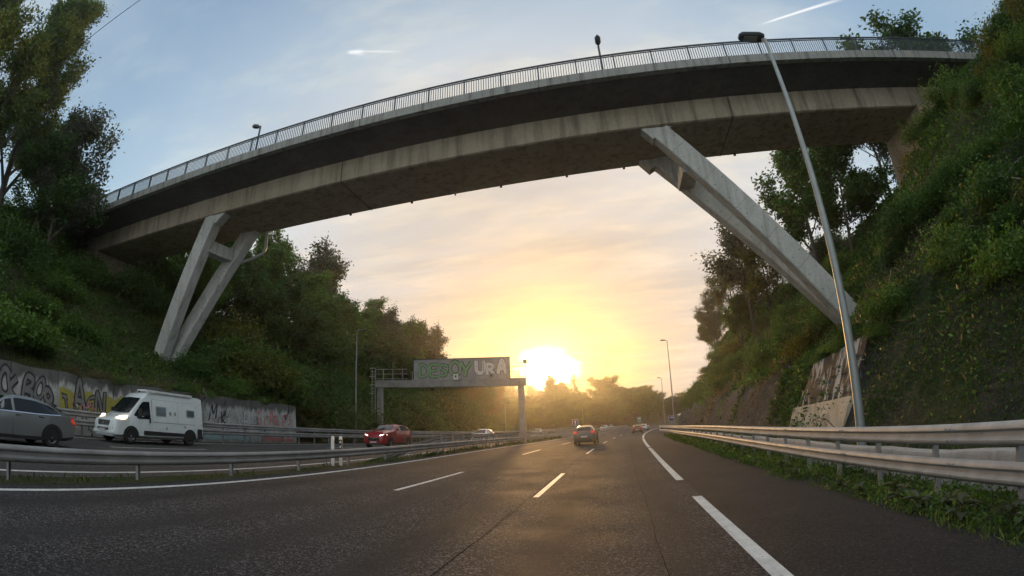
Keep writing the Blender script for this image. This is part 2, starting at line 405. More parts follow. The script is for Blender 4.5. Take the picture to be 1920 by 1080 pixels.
# ------------------------------------------------------------------ the lie of the land
def Xc(Y): Y = np.asarray(Y, float); return .0005 * Y ** 2 + .0022 * np.maximum(Y - 112, 0) ** 2
def zd(Y): Y = np.asarray(Y, float); u = np.clip(Y, None, 112) - 30; return -.012 * np.where(u > 8, u, np.where(u < -8, 0, (u + 8) ** 2 / 32))
def zg(t):
    t = np.asarray(t, float)
    return np.where(t >= -9.9, -.035 * t, np.where(t >= -10.9, .3465 + (-9.9 - t) * .0335, .38 + .018 * (-10.9 - t)))
def road(t, Y, h=0.0):
    return Vector((float(Xc(Y)) + t, Y, float(zg(t)) + float(zd(Y)) + h))

def fbm(x, y, seed=0, octaves=4, scale=1.):
    """cheap value noise, vectorised"""
    r = np.zeros_like(x); a = 1.; tot = 0
    for o in range(octaves):
        xs = x * scale + 17.3 * o + seed * 5.1; ys = y * scale - 9.7 * o + seed * 3.7
        xi, yi = np.floor(xs), np.floor(ys); fx, fy = xs - xi, ys - yi; fx = fx * fx * (3 - 2 * fx); fy = fy * fy * (3 - 2 * fy)
        h = lambda i, j: np.modf(np.abs(np.sin(i * 127.1 + j * 311.7 + seed * 13.7) * 43758.5453))[0]
        r += a * ((h(xi, yi) * (1 - fx) + h(xi + 1, yi) * fx) * (1 - fy) + (h(xi, yi + 1) * (1 - fx) + h(xi + 1, yi + 1) * fx) * fy - .5)
        tot += a; a *= .5; scale *= 2.1
    return r / tot * 2

RT = [4.0, 5.6, 6.6, 7.5, 7.9, 9.3, 12.9, 19, 25, 30, 60, 140]
RZ = [-.15, -.22, -.30, -.22, .2, 3.0, 5.4, 11.4, 17.0, 18.6, 23, 30]
LT1 = [-24.4, -26, -30.5, -36, -42, -47, -70, -170]; LZ1 = [3.35, 4.0, 6.4, 10.8, 15.2, 17.2, 20, 28]
LT2 = [-23.6, -24.6, -26, -30, -36, -45, -60, -170]; LZ2 = [.62, .8, 1.5, 4.0, 8.3, 14.5, 19, 30]
RTn = [4.0, 5.6, 6.6, 7.5, 7.9, 9.3, 13.0, 15.2, 18, 22, 30, 60, 140]
RZn = [-.15, -.22, -.30, -.22, .2, 3.1, 8.1, 11.0, 14.1, 17.0, 19.5, 23, 30]
def hright(t, Y):
    k = np.clip((Y - 40) / 60, 0, 1); k = k * k * (3 - 2 * k) * .55
    tt = np.where(t > 7.6, 7.6 + (t - 7.6) * (1 + k), t)
    z = np.interp(tt, RT, RZ); b = np.clip((22.6 - Y) / 3.2, 0, 1); b = b * b * (3 - 2 * b); z = z * (1 - b) + np.interp(t, RTn, RZn) * b
    amp = np.clip((t - 8.2) / 3, 0, 1) * (1 - np.clip(1.6 - np.abs(Y - 20.2) / 3., 0, 1) * np.clip(12.5 - t, 0, 1))
    return z + zd(Y) + amp * (.55 * fbm(t, Y, 3, 4, .28) + .2 * fbm(t, Y, 5, 3, 1.3))
def hleft(t, Y):
    k = np.clip((Y - 32.4) / 4, 0, 1)
    z = np.interp(-t, [-a for a in LT1], LZ1) * (1 - k) + np.interp(-t, [-a for a in LT2], LZ2) * k
    f = np.clip((Y - 78) / 52, 0, 1); z = z * (1 - .72 * f * f * (3 - 2 * f))
    amp = np.clip((-24.9 - t) / 3, 0, 1)
    return z + zd(Y) + amp * (.7 * fbm(t, Y, 8, 4, .22) + .15 * fbm(t, Y, 9, 3, 1.2))

def groundmat(name, soil_a, soil_b, grn, rock=None):
    m, nt, P = newmat(name); v = coords(nt, 'World'); P.inputs['Roughness'].default_value = .95; P.inputs['Specular IOR Level'].default_value = .15
    c = ramp(nt, noise_tex(nt, v, .9, 5, .7), [(.3, soil_a), (.7, soil_b)])
    c = mixc(nt, ramp(nt, noise_tex(nt, v, .45, 4, .65), [(.40, (0, 0, 0)), (.6, (1, 1, 1))]), c, grn)
    if rock:
        at = nt.nodes.new('ShaderNodeAttribute'); at.attribute_name = 'tint'
        st = noise_tex(nt, v, 1.0, 5, .75, .8, (.7, 1.6, 2.6))
        rc = ramp(nt, st, [(.3, rock[0]), (.55, rock[1]), (.72, rock[2])])
        c = mixc(nt, at.outputs['Fac'], c, rc)
    nt.links.new(c, P.inputs['Base Color'])
    bump(nt, P, noise_tex(nt, v, 2.2, 5, .75, .5), .9, .25)
    return m
M['ground_r'] = groundmat('slope_rock_soil', (.042, .040, .030), (.08, .072, .052), (.038, .06, .022), [(.024, .026, .029), (.06, .063, .067), (.16, .162, .165)])
M['ground_l'] = groundmat('slope_grassy', (.06, .052, .034), (.11, .09, .06), (.05, .085, .026))
M['ground'] = groundmat('ground_soil', (.05, .05, .03), (.08, .075, .045), (.04, .055, .02))

def grid(ts, Ys, hf, name, m, tintf=None):
    T, Y = np.meshgrid(ts, Ys); X = Xc(Y) + T; Z = hf(T, Y)
    V = np.stack([X, Y, Z], -1).reshape(-1, 3); nx = len(ts); ny = len(Ys)
    i = np.arange(ny - 1)[:, None] * nx + np.arange(nx - 1)[None]; F = np.stack([i, i + 1, i + nx + 1, i + nx], -1).reshape(-1, 4)
    me = mesh_np(name, V, F, m, None if tintf is None else tintf(T, Y).ravel(), True)
    return me

def rockiness(T, Y):
    lowband = np.clip((11.8 - T) / 2.2, 0, 1)
    n = fbm(T, Y, 11, 4, .35)
    far = np.clip((Y - 24) / 6, 0, 1)
    return np.clip(lowband * (.12 + .95 * far + .9 * n), 0, 1)

YS = np.concatenate([np.arange(-14, 45, .5), np.arange(45, 110, 1.), np.arange(110, 232, 3.)])
tr = np.concatenate([np.arange(4.0, 14, .35), np.arange(14, 30, .7), np.arange(30, 140, 5)])
tl = -np.concatenate([np.arange(24.4, 36, .5), np.arange(36, 52, .9), np.arange(52, 175, 6)])
tag(link('hillside_right', grid(tr, YS, hright, 'hillside_right', M['ground_r'], rockiness)), 'steep rocky cutting overgrown with ivy beside the hard shoulder', kind='structure')
tl_far = np.concatenate([[-23.6], tl])
tag(link('hillside_left', grid(tl, YS, hleft, 'hillside_left', M['ground_l'])), 'wooded grassy cutting behind the graffiti wall', kind='structure')
YF = YS[YS >= 34]
tag(link('verge_left', grid(np.array([-24.6, -24.2, -23.8, -23.2]), np.concatenate([np.arange(-14, 232, 2.)]), lambda T, Y: np.interp(T, [-24.6, -23.2], [.66, .60]) + zd(Y) - .02, 'verge_left', M['ground_l'])), 'narrow verge between outer barrier and wall', kind='structure')
g = MB(); g.add([(-280, -70, -3.2), (220, -70, -3.2), (220, 320, -3.2), (-280, 320, -3.2)], [(0, 1, 2, 3)])
g.build('ground', M['ground'], kind='structure', label='ground reaching to the horizon')

# roads
def strip(t0, t1, Y0, Y1, name, m, h=0.0, dy=2., parent=None, nt_=None):
    Ys = np.linspace(Y0, Y1, max(2, int((Y1 - Y0) / dy) + 1)); ts = np.linspace(t0, t1, nt_ or max(2, int(abs(t1 - t0) / 1.0) + 1))
    me = grid(ts, Ys, lambda T, Y: zg(T) + zd(Y) + h, name, m)
    return link(name, me, parent)
r1 = tag(strip(-9.5, 1.72, -14, 215, 'road', M['asphalt']), 'three lane asphalt carriageway curving gently to the right', kind='structure')
r3 = tag(strip(1.72, 4.25, -14, 215, 'hard_shoulder', M['shoulder']), 'dark asphalt hard shoulder beside the barrier', kind='structure')
r2 = tag(strip(-23.3, -10.3, -14, 215, 'opposite_road', M['asphalt_old']), 'asphalt carriageway of the oncoming traffic', kind='structure')
tag(strip(-10.32, -9.48, -14, 215, 'median_strip', M['ground'], -.01), 'narrow planted strip between the two carriageways', kind='structure')

def marking(t, Y0, Y1, w, name, parent, h=.005):
    o = strip(t - w / 2, t + w / 2, Y0, Y1, name, M['paint'], h, 1.5, parent, 2); return o
marking(-8.95, -14, 200, .17, 'edge_line', r1)
for t, y0 in ((-5.4, 11.4), (-1.9, 11.3)):
    for k in range(-2, 7): marking(t, y0 + 15.75 * k, y0 + 15.75 * k + 5.4, .13, 'lane_dash', r1)
for a, b in ((-14, 10.75), (13.75, 30.6), (31.6, 52), (53.5, 80), (82, 110), (112, 150)): marking(1.62, a, b, .21, 'edge_dash', r1, .006)
marking(-11.0, -14, 200, .17, 'edge_line', r2)
marking(-22.3, -14, 200, .17, 'edge_line', r2)
for t, y0 in ((-14.5, 5.), (-18.2, 12.)):
    for k in range(-1, 8): marking(t, y0 + 15.75 * k, y0 + 15.75 * k + 5.4, .13, 'lane_dash', r2)
# tar joint lines along our lane
def crack(t0, Y0, Y1, w, amp, name):
    mb = MB(); n = int((Y1 - Y0) / .25); b = []
    for i in range(n + 1):
        Y = Y0 + (Y1 - Y0) * i / n; t = t0 + amp * mnoise.noise((Y * .6, t0, 0)) + .02 * mnoise.noise((Y * 4, t0, 3)); ww = w * (.6 + .6 * abs(mnoise.noise((Y * 1.7, 1, t0))))
        b += [road(t - ww / 2, Y, .0045), road(t + ww / 2, Y, .0045)]
    mb.add(b, [(2 * i, 2 * i + 1, 2 * i + 3, 2 * i + 2) for i in range(n)])
    return mb.build(name, M['tar'], r1)
M['tar'] = simple('tar_joint', (.010, .010, .010), (.018, .018, .018), 4, .95, spec=.05)
crack(.5, 2, 45, .013, .04, 'tar_joint'); crack(-2.02, 2, 60, .018, .05, 'tar_joint'); crack(-5.6, 5, 60, .018, .05, 'tar_joint')
mb = MB()
b = []
for i in range(15):
    u = i / 14; b.append(road(-1.2 + 3.0 * u, 26 + 9 * u ** 1.5, .0045)); b.append(road(-1.2 + 3.0 * u, 26.16 + 9 * u ** 1.5, .0045))
mb.add(b, [(2 * i, 2 * i + 1, 2 * i + 3, 2 * i + 2) for i in range(14)]); mb.build('crack_seal', M['tar'], r1)

# ------------------------------------------------------------------ the bridge
def z_edge(X): return 18.53 + .0335 * X
BX0, BX1 = -52., 33.
bridge = empty('road_bridge', (-10, 23.5, 5), 0, 'grey concrete slant leg bridge spanning the whole motorway', 'bridge')
inv = bridge.location.copy()
def onbridge(o, parent=bridge):
    o.parent = parent
    if parent is bridge: o.matrix_parent_inverse = Matrix.Translation(-inv)
    return o
def deck_part(name, prof, m, x0=BX0, x1=BX1, n=2):
    mb = MB(); fr = [((x0 + (x1 - x0) * i / n, 0, z_edge(x0 + (x1 - x0) * i / n)), (0, 1, 0), (0, 0, 1)) for i in range(n + 1)]
    mb.sweep(prof, fr); return onbridge(mb.build(name, m))
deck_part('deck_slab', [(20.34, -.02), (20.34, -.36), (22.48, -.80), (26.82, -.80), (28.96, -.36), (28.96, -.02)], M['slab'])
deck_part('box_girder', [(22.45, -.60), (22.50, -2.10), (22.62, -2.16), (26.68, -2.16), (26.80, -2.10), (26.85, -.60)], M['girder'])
# edge beams cast in lengths with open joints
k = 0; x = BX0
while x < BX1:
    x1 = min(x + 9.96, BX1)
    deck_part('edge_beam', [(20.0, .06), (20.02, -.43), (20.36, -.43), (20.36, .06)], M['deck_side'], x, x1, 1)
    deck_part('edge_beam', [(28.94, .06), (28.94, -.43), (29.28, -.43), (29.30, .06)], M['deck_side'], x, x1, 1)
    x += 10.0
for xj in (-14.4, 8.1): deck_part('girder_joint', [(22.44, -.84), (22.475, -2.12), (22.6, -2.185), (26.7, -2.185), (26.7, -2.15), (22.6, -2.15)], M['slab'], xj, xj + .07, 1)
deck_part('drip_pipe', [(26.5, -2.16), (26.5, -2.34), (26.58, -2.34), (26.58, -2.16)], M['lampgrey'], -8.5, -8.42, 1)
for xj in (-16., -11.5, -5.6, -1.5, 2.0, 9.0): deck_part('drain_spout', [(26.55, -2.1), (26.55, -2.30), (26.66, -2.30), (26.66, -2.1)], M['slab'], xj, xj + .14, 1)

def strut(top, base, dep, thick, name='strut'):
    top, base = Vector(top), Vector(base); mb = MB()
    d = (top - base).normalized(); side = Vector((0, 1, 0)); up = side.cross(d).normalized()
    c = .05; prof = [(-dep / 2 + c, -thick / 2), (dep / 2 - c, -thick / 2), (dep / 2, -thick / 2 + c), (dep / 2, thick / 2 - c), (dep / 2 - c, thick / 2), (-dep / 2 + c, thick / 2), (-dep / 2, thick / 2 - c), (-dep / 2, -thick / 2 + c)]
    mb.sweep(prof, [(base - d * 1.2, up * 1.02, side), (top + d * .0, up * .96, side)])
    o = onbridge(mb.build(name, M['strut']))
    L = (top - base).length; nseg = int(L / 2.4)
    for i in range(1, nseg + 1):          # formwork joints and tie holes on the near face
        p = base.lerp(top, i / (nseg + .6)) - side * (thick / 2)
        j = MB(); j.bar(p - up * dep * .47, p + up * dep * .47, .022, .012, d); jo = j.build('formwork_joint', M['slab'], o); jo.matrix_parent_inverse = o.matrix_world.inverted()
        jo.matrix_parent_inverse = Matrix.Identity(4)
        for s in (-.27, .27):
            for q in (-.6, .6):
                h = MB(); c0 = p + up * dep * s + d * q; h.bar(c0 + Vector((0, .006, 0)), c0 - Vector((0, .006, 0)), .05, .05, up); h.build('tie_hole', M['slab'], o)
    return o
def crossbeam(a, b, w, h):
    mb = MB(); mb.bar(a, b, w, h); return onbridge(bevel(mb.build('cross_beam', M['strut']), .04))
RS1 = strut((4.0, 22.95, 16.2), (13.1, 23.75, 5.0), 1.1, .75)
RS2 = strut((4.1, 26.35, 16.6), (13.4, 25.3, 5.5), 1.2, .75)
crossbeam((5.35, 23.3, 14.6), (5.45, 26.0, 14.8), .9, 1.25)
strut((-25.0, 22.95, 15.6), (-30.15, 23.8, 5.6), 1.15, .8)
strut((-24.5, 26.35, 15.6), (-29.85, 24.6, 5.6), 1.1, .8)
crossbeam((-26.0, 23.3, 13.7), (-25.7, 26.0, 13.7), 1.0, .9)
for p3 in (((3.0, 16.44), (4.7, 16.44), (3.55, 15.75)), ((-25.5, 15.62), (-23.7, 15.62), (-24.55, 14.95))):
    for yy in (22.95, 26.35):
        mb = MB(); mb.prism([(x_, yy - .34, z_) for x_, z_ in p3], (0, .68, 0)); onbridge(mb.build('corbel', M['strut']))
# drain pipe down the left support
mb = MB(); mb.tube([(-23.1, 26.6, 16.0), (-23.05, 26.6, 14.3), (-23.2, 26.55, 13.9), (-24.0, 26.4, 13.55), (-25.0, 26.3, 13.35)], .12, 8); onbridge(mb.build('drain_pipe', M['lampgrey'], smooth=rad(50)))
# footings and abutments
mb = MB(); mb.box((13.9, 24.6, 4.3), (1.9, 3.4, 1.2), None); onbridge(bevel(mb.build('footing', M['wallc']), .05))
mb = MB(); mb.box((-30.7, 24.2, 5.2), (1.9, 3.4, 1.3), None); onbridge(bevel(mb.build('footing', M['wallc']), .05))
M['abut'] = concrete('abutment_concrete', (.40, .30, .20), (.56, .44, .31), .5)
mb = MB(); mb.prism([(19.8, 22.3, 9.0), (21.9, 22.3, 9.0), (21.9, 22.3, z_edge(21.9) - 2.18), (20.4, 22.3, z_edge(20.4) - 2.18)], (0, 4.6, 0)); ab = onbridge(bevel(mb.build('abutment', M['abut']), .05))
mb = MB(); mb.prism([(-42.5, 22.3, 9.0), (-39.2, 22.3, 9.0), (-39.4, 22.3, z_edge(-39.4) - 2.18), (-42.5, 22.3, z_edge(-42.5) - 2.18)], (0, 4.6, 0)); ab2 = onbridge(bevel(mb.build('abutment', M['girder']), .05))
mb = MB(); mb.box((29.5, 24.6, 16.2), (5, 9.0, 4.6)); onbridge(mb.build('abutment', M['wallc']))

# railing along the near edge
railing = empty('bridge_railing', (0, 20.18, z_edge(0)), 0, 'dark steel railing with thin upright bars along the bridge edge', 'railing')
zr = lambda X: z_edge(X) - z_edge(0)
def rbar(name, x0, x1, z, w, h):
    mb = MB(); mb.bar((x0, 0, zr(x0) + z), (x1, 0, zr(x1) + z), w, h); return mb.build(name, M['railing'], railing)
RX0, RX1 = -46., 28.
rbar('top_rail', RX0, RX1, 1.16, .075, .07); rbar('middle_rail', RX0, RX1, 1.03, .05, .04); rbar('bottom_rail', RX0, RX1, .16, .05, .04)
pm = MB(); pm.box((0, 0, .605), (.07, .07, 1.1)); pm.box((0, 0, .065), (.16, .14, .02)); pme = pm.mesh('post', M['railing'])
bm_ = MB(); bm_.box((0, 0, .595), (.032, .03, .85)); bme = bm_.mesh('baluster', M['railing'])
xs = []
npst = int((RX1 - RX0) / 2.0)
for i in range(npst + 1):
    X = RX0 + 2.0 * i; o = link('post', pme, railing); o.location = (X, 0, zr(X))
    if i < npst: xs += [X + 2.0 * (j + 1) / 15 for j in range(14)]
xs.sort(key=lambda X: abs(X - 3))
for X in xs[:300]: o = link('baluster', bme, railing); o.location = (X, 0, zr(X))
mb = MB()
for X in xs[300:]: mb.box((X, 0, zr(X) + .595), (.032, .03, .85))
mb.build('baluster_rest', M['railing'], railing, kind='stuff')

def street_lamp(loc, rz, h, arm, label, group, r0=.1, head='slim', m=None):
    t = empty('street_lamp', loc, rz, label, 'lamp post', group); m = m or M['lampgrey']
    mb = MB(); mb.tube([(0, 0, -.3), (0, 0, .0), (0, 0, h * .5), (0, 0, h)], [r0, r0, r0 * .78, r0 * .5], 10); mb.build('pole', m, t, rad(50))
    mb = MB(); mb.box((0, 0, .02), (r0 * 3.6, r0 * 3.6, .04)); mb.build('base_plate', m, t)
    if arm > 0:
        mb = MB(); mb.tube([(0, 0, h - .05), (-arm * .5, 0, h + arm * .12), (-arm, 0, h + arm * .14)], [r0 * .5, r0 * .4, r0 * .36], 8); mb.build('arm', m, t, rad(50))
    if head == 'slim':
        mb = MB(); z = h + arm * .14
        mb.sweep([(-.16, -.06), (.16, -.06), (.19, .0), (.13, .09), (-.13, .09), (-.19, 0)], [((-arm - .5, 0, z + .02), (0, .75, 0), (0, 0, .6)), ((-arm - .35, 0, z + .02), (0, 1, 0), (0, 0, 1)), ((-arm + .15, 0, z), (0, 1, 0), (0, 0, 1)), ((-arm + .32, 0, z), (0, .5, 0), (0, 0, .6))])
        mb.build('lamp_head', M['lampdark'], t, rad(40))
    return t
# two lamps standing on the far footway of the bridge
for X, h, lab, rz_ in ((-27.7, 9.8, 'slim dark street lamp on the bridge above its two legged support', 0.), (1.9, 9.7, 'slim dark street lamp on the bridge, right of its midspan', math.pi / 2)):
    t = empty('bridge_lamp', (X, 28.6, z_edge(X) + .0), rz_, lab, 'lamp post', 'lamps on the bridge')
    mb = MB(); mb.tube([(0, 0, -.1), (0, 0, h * .6), (0, 0, h)], [.11, .09, .08], 8); mb.build('pole', M['lampdark'], t, rad(50))
    mb = MB(); s = -1
    mb.tube([(0, 0, h - .45), (s * .12, 0, h - .12), (s * .3, 0, h + .02)], [.05, .045, .04], 6); mb.build('arm', M['lampdark'], t, rad(50))
    mb = MB(); mb.tube([(s * .15, 0, h - .04), (s * .35, 0, h + .05), (s * .8, 0, h + .2), (s * 1.0, 0, h + .22)], [.08, .22, .22, .08], 8); mb.build('lamp_head', M['lampdark'], t, rad(50))

# ------------------------------------------------------------------ roadside lamps
# tall near lamp with its big head, leaning on nothing, behind the right barrier
t = empty('street_lamp', (7.43, 14.3, -.35), 0, 'tall grey lamp post with flat dark head behind the right barrier', 'lamp post')
mb = MB(); mb.tube([(0, 0, -.4), (0, 0, .3), (0, 0, 4), (0, 0, 9), (0, 0, 15.1)], [.155, .155, .135, .105, .07], 14); mb.build('pole', M['lampgrey'], t, rad(50))
mb = MB(); mb.box((0, .158, 1.1), (.13, .012, .5)); mb.build('hatch', M['galv_old'], t)
mb = MB(); mb.tube([(0, 0, 15.0), (-.1, 0, 15.18), (-.3, 0, 15.24)], [.07, .06, .05], 10); mb.build('arm', M['lampgrey'], t, rad(50))
mb = MB(); mb.sweep([(-.20, -.09), (.20, -.09), (.25, 0), (.18, .11), (-.18, .11), (-.25, 0)], [((-1.02, 0, 15.27), (0, .6, 0), (0, 0, .5)), ((-.88, 0, 15.26), (0, 1, 0), (0, 0, 1)), ((-.2, 0, 15.22), (0, 1.05, 0), (0, 0, 1)), ((-.02, 0, 15.2), (0, .7, 0), (0, 0, .8))])
hd = mb.build('lamp_head', M['lampdark'], t, rad(40))
mb = MB(); mb.box((-.58, 0, 15.135), (.55, .3, .03)); mb.build('lens', M['glassy'], hd)
p = road(6.3, 76); street_lamp((p.x, p.y, p.z - .1), 0, 14.2, .55, 'tall lamp post by the far right barrier, the nearer of two', 'far lamps beside the right barrier', .11)
p = road(4.9, 120); street_lamp((p.x, p.y, p.z), 0, 12.3, .55, 'tall lamp post by the far right barrier, the farther of two', 'far lamps beside the right barrier', .11)
p = road(-24.2, 41.5); street_lamp((p.x, p.y, p.z), math.pi, 10.6, .5, 'thin grey lamp post on the left bank before the sign gantry', None, .085, m=M['galv_old'])
for i, (t_, Y, h) in enumerate(((-25.5, 96, 6.5), (-24.5, 122, 6.5), (-23.5, 150, 6.2))):
    p = road(t_, Y); street_lamp((p.x, p.y, p.z), math.pi, h, .7, 'distant thin lamp post against the hazy trees on the left', 'distant lamps of the oncoming side', .08, m=M['galv_old'])

# ------------------------------------------------------------------ safety barriers
WPROF = [(0, .155), (.025, .155), (.08, .105), (.08, .07), (.02, .03), (.02, -.03), (.08, -.07), (.08, -.105), (.025, -.155), (0, -.155),
         (.008, -.148), (.07, -.10), (.07, -.075), (.01, -.033), (.01, .033), (.07, .075), (.07, .10), (.008, .148)]
def guardrail(label, tf, Y0, Y1, tops, face, spacing, group=None, ramp=None, m='galv', post_h=None, dy=1.6, depth=.0, seg=4.0):
    """beams: list of top heights; face +1 = waves bulge towards +t"""
    b0 = road(tf(max(Y0, 2)), max(Y0, 2)); g = empty('guardrail', b0, 0, label, 'guardrail', group); inv_ = Matrix.Translation(-b0)
    def lift(Y):
        if ramp and Y < Y0 + ramp: u = (Y - Y0) / ramp; return u * u * (3 - 2 * u)
        return 1.
    for top in tops:
        y = Y0
        while y < Y1 - .1:
            y1 = min(y + seg * (1 if y < 60 else 3), Y1); n = max(1, int((y1 - y) / dy)); fr = []
            for i in range(n + 1):
                Y = y + (y1 - y) * i / n; L = lift(Y); p = road(tf(Y), Y, (top - .155) * L - .1 * (1 - L))
                fr.append((p, (face, 0, 0), (0, 0, 1)))
            if n >= 1:
                fr[0] = (Vector(fr[0][0]) + Vector((face * .004, -.12 if y > Y0 else 0, 0)), (face, 0, 0), (0, 0, 1))
            mb = MB(); mb.sweep(WPROF, fr); o = mb.build('beam', M[m], g, rad(50)); o.matrix_parent_inverse = inv_
            if y > Y0 and y < 40:           # splice bolts
                q = road(tf(y), y, top - .155)
                for dzb in (.088, -.088):
                    for dyb in (-.06, .06):
                        bb = MB(); bb.box((q.x + face * .09, q.y + dyb - .04, q.z + dzb), (.02, .028, .028)); bo = bb.build('bolt', M['galv_old'], o)
            y = y1
    H_ = post_h or max(tops) - .02
    pm = MB(); pm.sweep([(-.05, -.03), (.05, -.03), (.05, -.022), (-.04, -.022), (-.04, .022), (.05, .022), (.05, .03), (-.05, .03)], [((0, 0, -.5), (1, 0, 0), (0, 1, 0)), ((0, 0, H_), (1, 0, 0), (0, 1, 0))])
    pme = pm.mesh('post', M['galv_old']); Y = Y0 + .6
    bl = MB(); bl.box((face * .065, 0, 0), (.05, .12, .2)); ble = bl.mesh('spacer', M['galv_old'])
    while Y < Y1:
        if lift(Y) > .97:
            q = road(tf(Y) - face * .10, Y); o = link('post', pme, g); o.location = q; o.matrix_parent_inverse = inv_
            for top in tops: s_ = link('spacer', ble, o); s_.location = (0, 0, top - .155)
        Y += spacing
    return g
def t_right(Y): return 5.0 + .12 * math.sin(Y * .05) - .75 * min(max((Y - 62) / 14, 0), 1)
guardrail('double beam steel barrier along the hard shoulder', t_right, -9.3, 150, (1.17, .66), -1, 2.0)
guardrail('single beam steel barrier along the median, beside our lanes', lambda Y: -9.85, -9, 150, (.64,), 1, 3.15, m='galv_old')
guardrail('second median barrier rising from the ground by the white marker posts', lambda Y: -10.32 , 19, 150, (1.02,), -1, 2.0, ramp=9., m='galv_old')
guardrail('double beam steel barrier in front of the graffiti wall', lambda Y: -23.15, -9, 160, (1.22, .80), 1, 2.0, m='galv_old')

# marker posts on the median
for k, (t_, Y) in enumerate(((-10.25, 16.2), (-10.12, 16.55))):
    p = road(t_, Y)
    lab = 'plain white plastic marker post on the median' if k == 0 else 'white marker post with black band and reflectors on the median'
    r = empty('marker_post', p, rad(12), lab, 'marker post', 'marker posts on the median')
    mb = MB(); mb.sweep([(-.06, -.03), (.06, -.03), (.06, .02), (.03, .05), (-.03, .05), (-.06, .02)], [((0, 0, -.1), (1, 0, 0), (0, 1, 0)), ((0, 0, 1.0), (1, 0, 0), (0, 1, 0)), ((.0, 0, 1.1), (.6, 0, 0), (0, .6, 0))])
    mb.build('post_body', M['white'], r)
    if k:
        mb = MB(); mb.box((0, -.034, .78), (.124, .008, .38)); bd = mb.build('black_band', M['black'], r)
        for z in (.70, .88): b2 = MB(); b2.box((0, -.041, z), (.05, .008, .08)); b2.build('reflector', M['white'], bd)

# ------------------------------------------------------------------ walls
M['wall_paint'] = None
def graffiti_wall_mat():
    m, nt, P = newmat('graffiti_wall'); v = coords(nt, 'World'); P.inputs['Roughness'].default_value = .85; P.inputs['Specular IOR Level'].default_value = .2
    sep = nt.nodes.new('ShaderNodeSeparateXYZ'); nt.links.new(v, sep.inputs[0])
    raw = ramp(nt, noise_tex(nt, v, .8, 7, .65), [(.3, (.10, .10, .095)), (.7, (.19, .185, .175))])
    wash = ramp(nt, noise_tex(nt, v, 1.6, 7, .7, .3), [(.25, (.22, .22, .21)), (.5, (.46, .46, .44)), (.75, (.66, .66, .64))])
    drips = noise_tex(nt, v, 1.0, 5, .6, 0, (3.0, 3.0, .2))
    lvl = mth(nt, 'SUBTRACT', mth(nt, 'ADD', 3.05, mth(nt, 'MULTIPLY', mth(nt, 'SUBTRACT', drips, .5), 1.5)), sep.outputs[2])
    f = mth(nt, 'MULTIPLY', lvl, 4.0, True)
    c = mixc(nt, f, raw, wash)
    st = ramp(nt, noise_tex(nt, v, 1., 6, .65, 0, (4.5, 4.5, .22)), [(.56, (0, 0, 0)), (.74, (.8, .8, .8))])
    c = mixc(nt, st, c, (.06, .06, .055))
    nt.links.new(c, P.inputs['Base Color']); bump(nt, P, noise_tex(nt, v, 12, 5, .7), .3, .02)
    return m
M['gwall'] = graffiti_wall_mat()
wall = empty('retaining_wall', (-24.3, 20, .6), 0, 'low concrete retaining wall covered with graffiti beside the oncoming lanes', 'wall')
WY = [-14, -8, -2, 4, 10, 16, 22, 27.2, 32.4]
for a, b_ in zip(WY[:-1], WY[1:]):
    mb = MB(); n = 6; fr = []
    for i in range(n + 1):
        Y = a + .02 + (b_ - a - .04) * i / n; p = road(-24.05, Y); top = 3.5 + float(zd(Y)) + .05 * math.sin(Y * 2.1)
        fr.append(((p.x, Y, p.z - .3), (1, 0, 0), (0, 0, top - p.z + .3)))
    mb.sweep([(0, 0), (-.18, 1), (-.55, 1), (-.55, 0)], fr)
    o = mb.build('wall_segment', M['gwall'], wall); o.matrix_parent_inverse = Matrix.Translation(-wall.location)

# graffiti: strokes of paint laid on a surface
GLY = {
 'D': [[(0, 0), (0, 1), (.5, .95), (.75, .5), (.5, .05), (0, 0)]], 'E': [[(.7, 1), (.05, .95), (0, .5), (.55, .52)], [(0, .5), (.05, .03), (.72, 0)]],
 'S': [[(.7, .9), (.3, 1), (.05, .75), (.35, .52), (.65, .3), (.4, .02), (0, .1)]], 'O': [[(.35, 0), (0, .3), (.05, .8), (.4, 1), (.72, .7), (.7, .2), (.35, 0)]],
 'Y': [[(0, 1), (.35, .5), (.75, 1)], [(.35, .5), (.3, 0)]], 'U': [[(0, 1), (.02, .25), (.3, 0), (.62, .2), (.65, 1)]],
 'R': [[(0, 0), (.02, 1), (.5, .95), (.6, .7), (.4, .52), (.05, .5)], [(.25, .5), (.7, 0)]], 'A': [[(0, 0), (.3, 1), (.45, 1), (.72, 0)], [(.15, .38), (.6, .38)]],
 'J': [[(.1, 1), (.6, 1)], [(.4, 1), (.42, .2), (.2, 0), (0, .2)]], 'N': [[(0, 0), (.02, 1), (.6, .05), (.65, 1)]], 'T': [[(0, 1), (.7, 1)], [(.35, 1), (.35, 0)]],
 'M': [[(0, 0), (.1, 1), (.4, .4), (.7, 1), (.8, 0)]], 'K': [[(0, 0), (0, 1)], [(.65, 1), (.05, .5), (.7, 0)]], 'C': [[(.7, .85), (.35, 1), (.02, .6), (.1, .15), (.45, 0), (.72, .15)]],
 'B': [[(0, 0), (0, 1), (.5, .95), (.55, .7), (.1, .52), (.6, .4), (.62, .1), (0, 0)]], 'o': [[(.4, .2), (.15, .35), (.2, .65), (.5, .7), (.65, .45), (.4, .2)]],
}
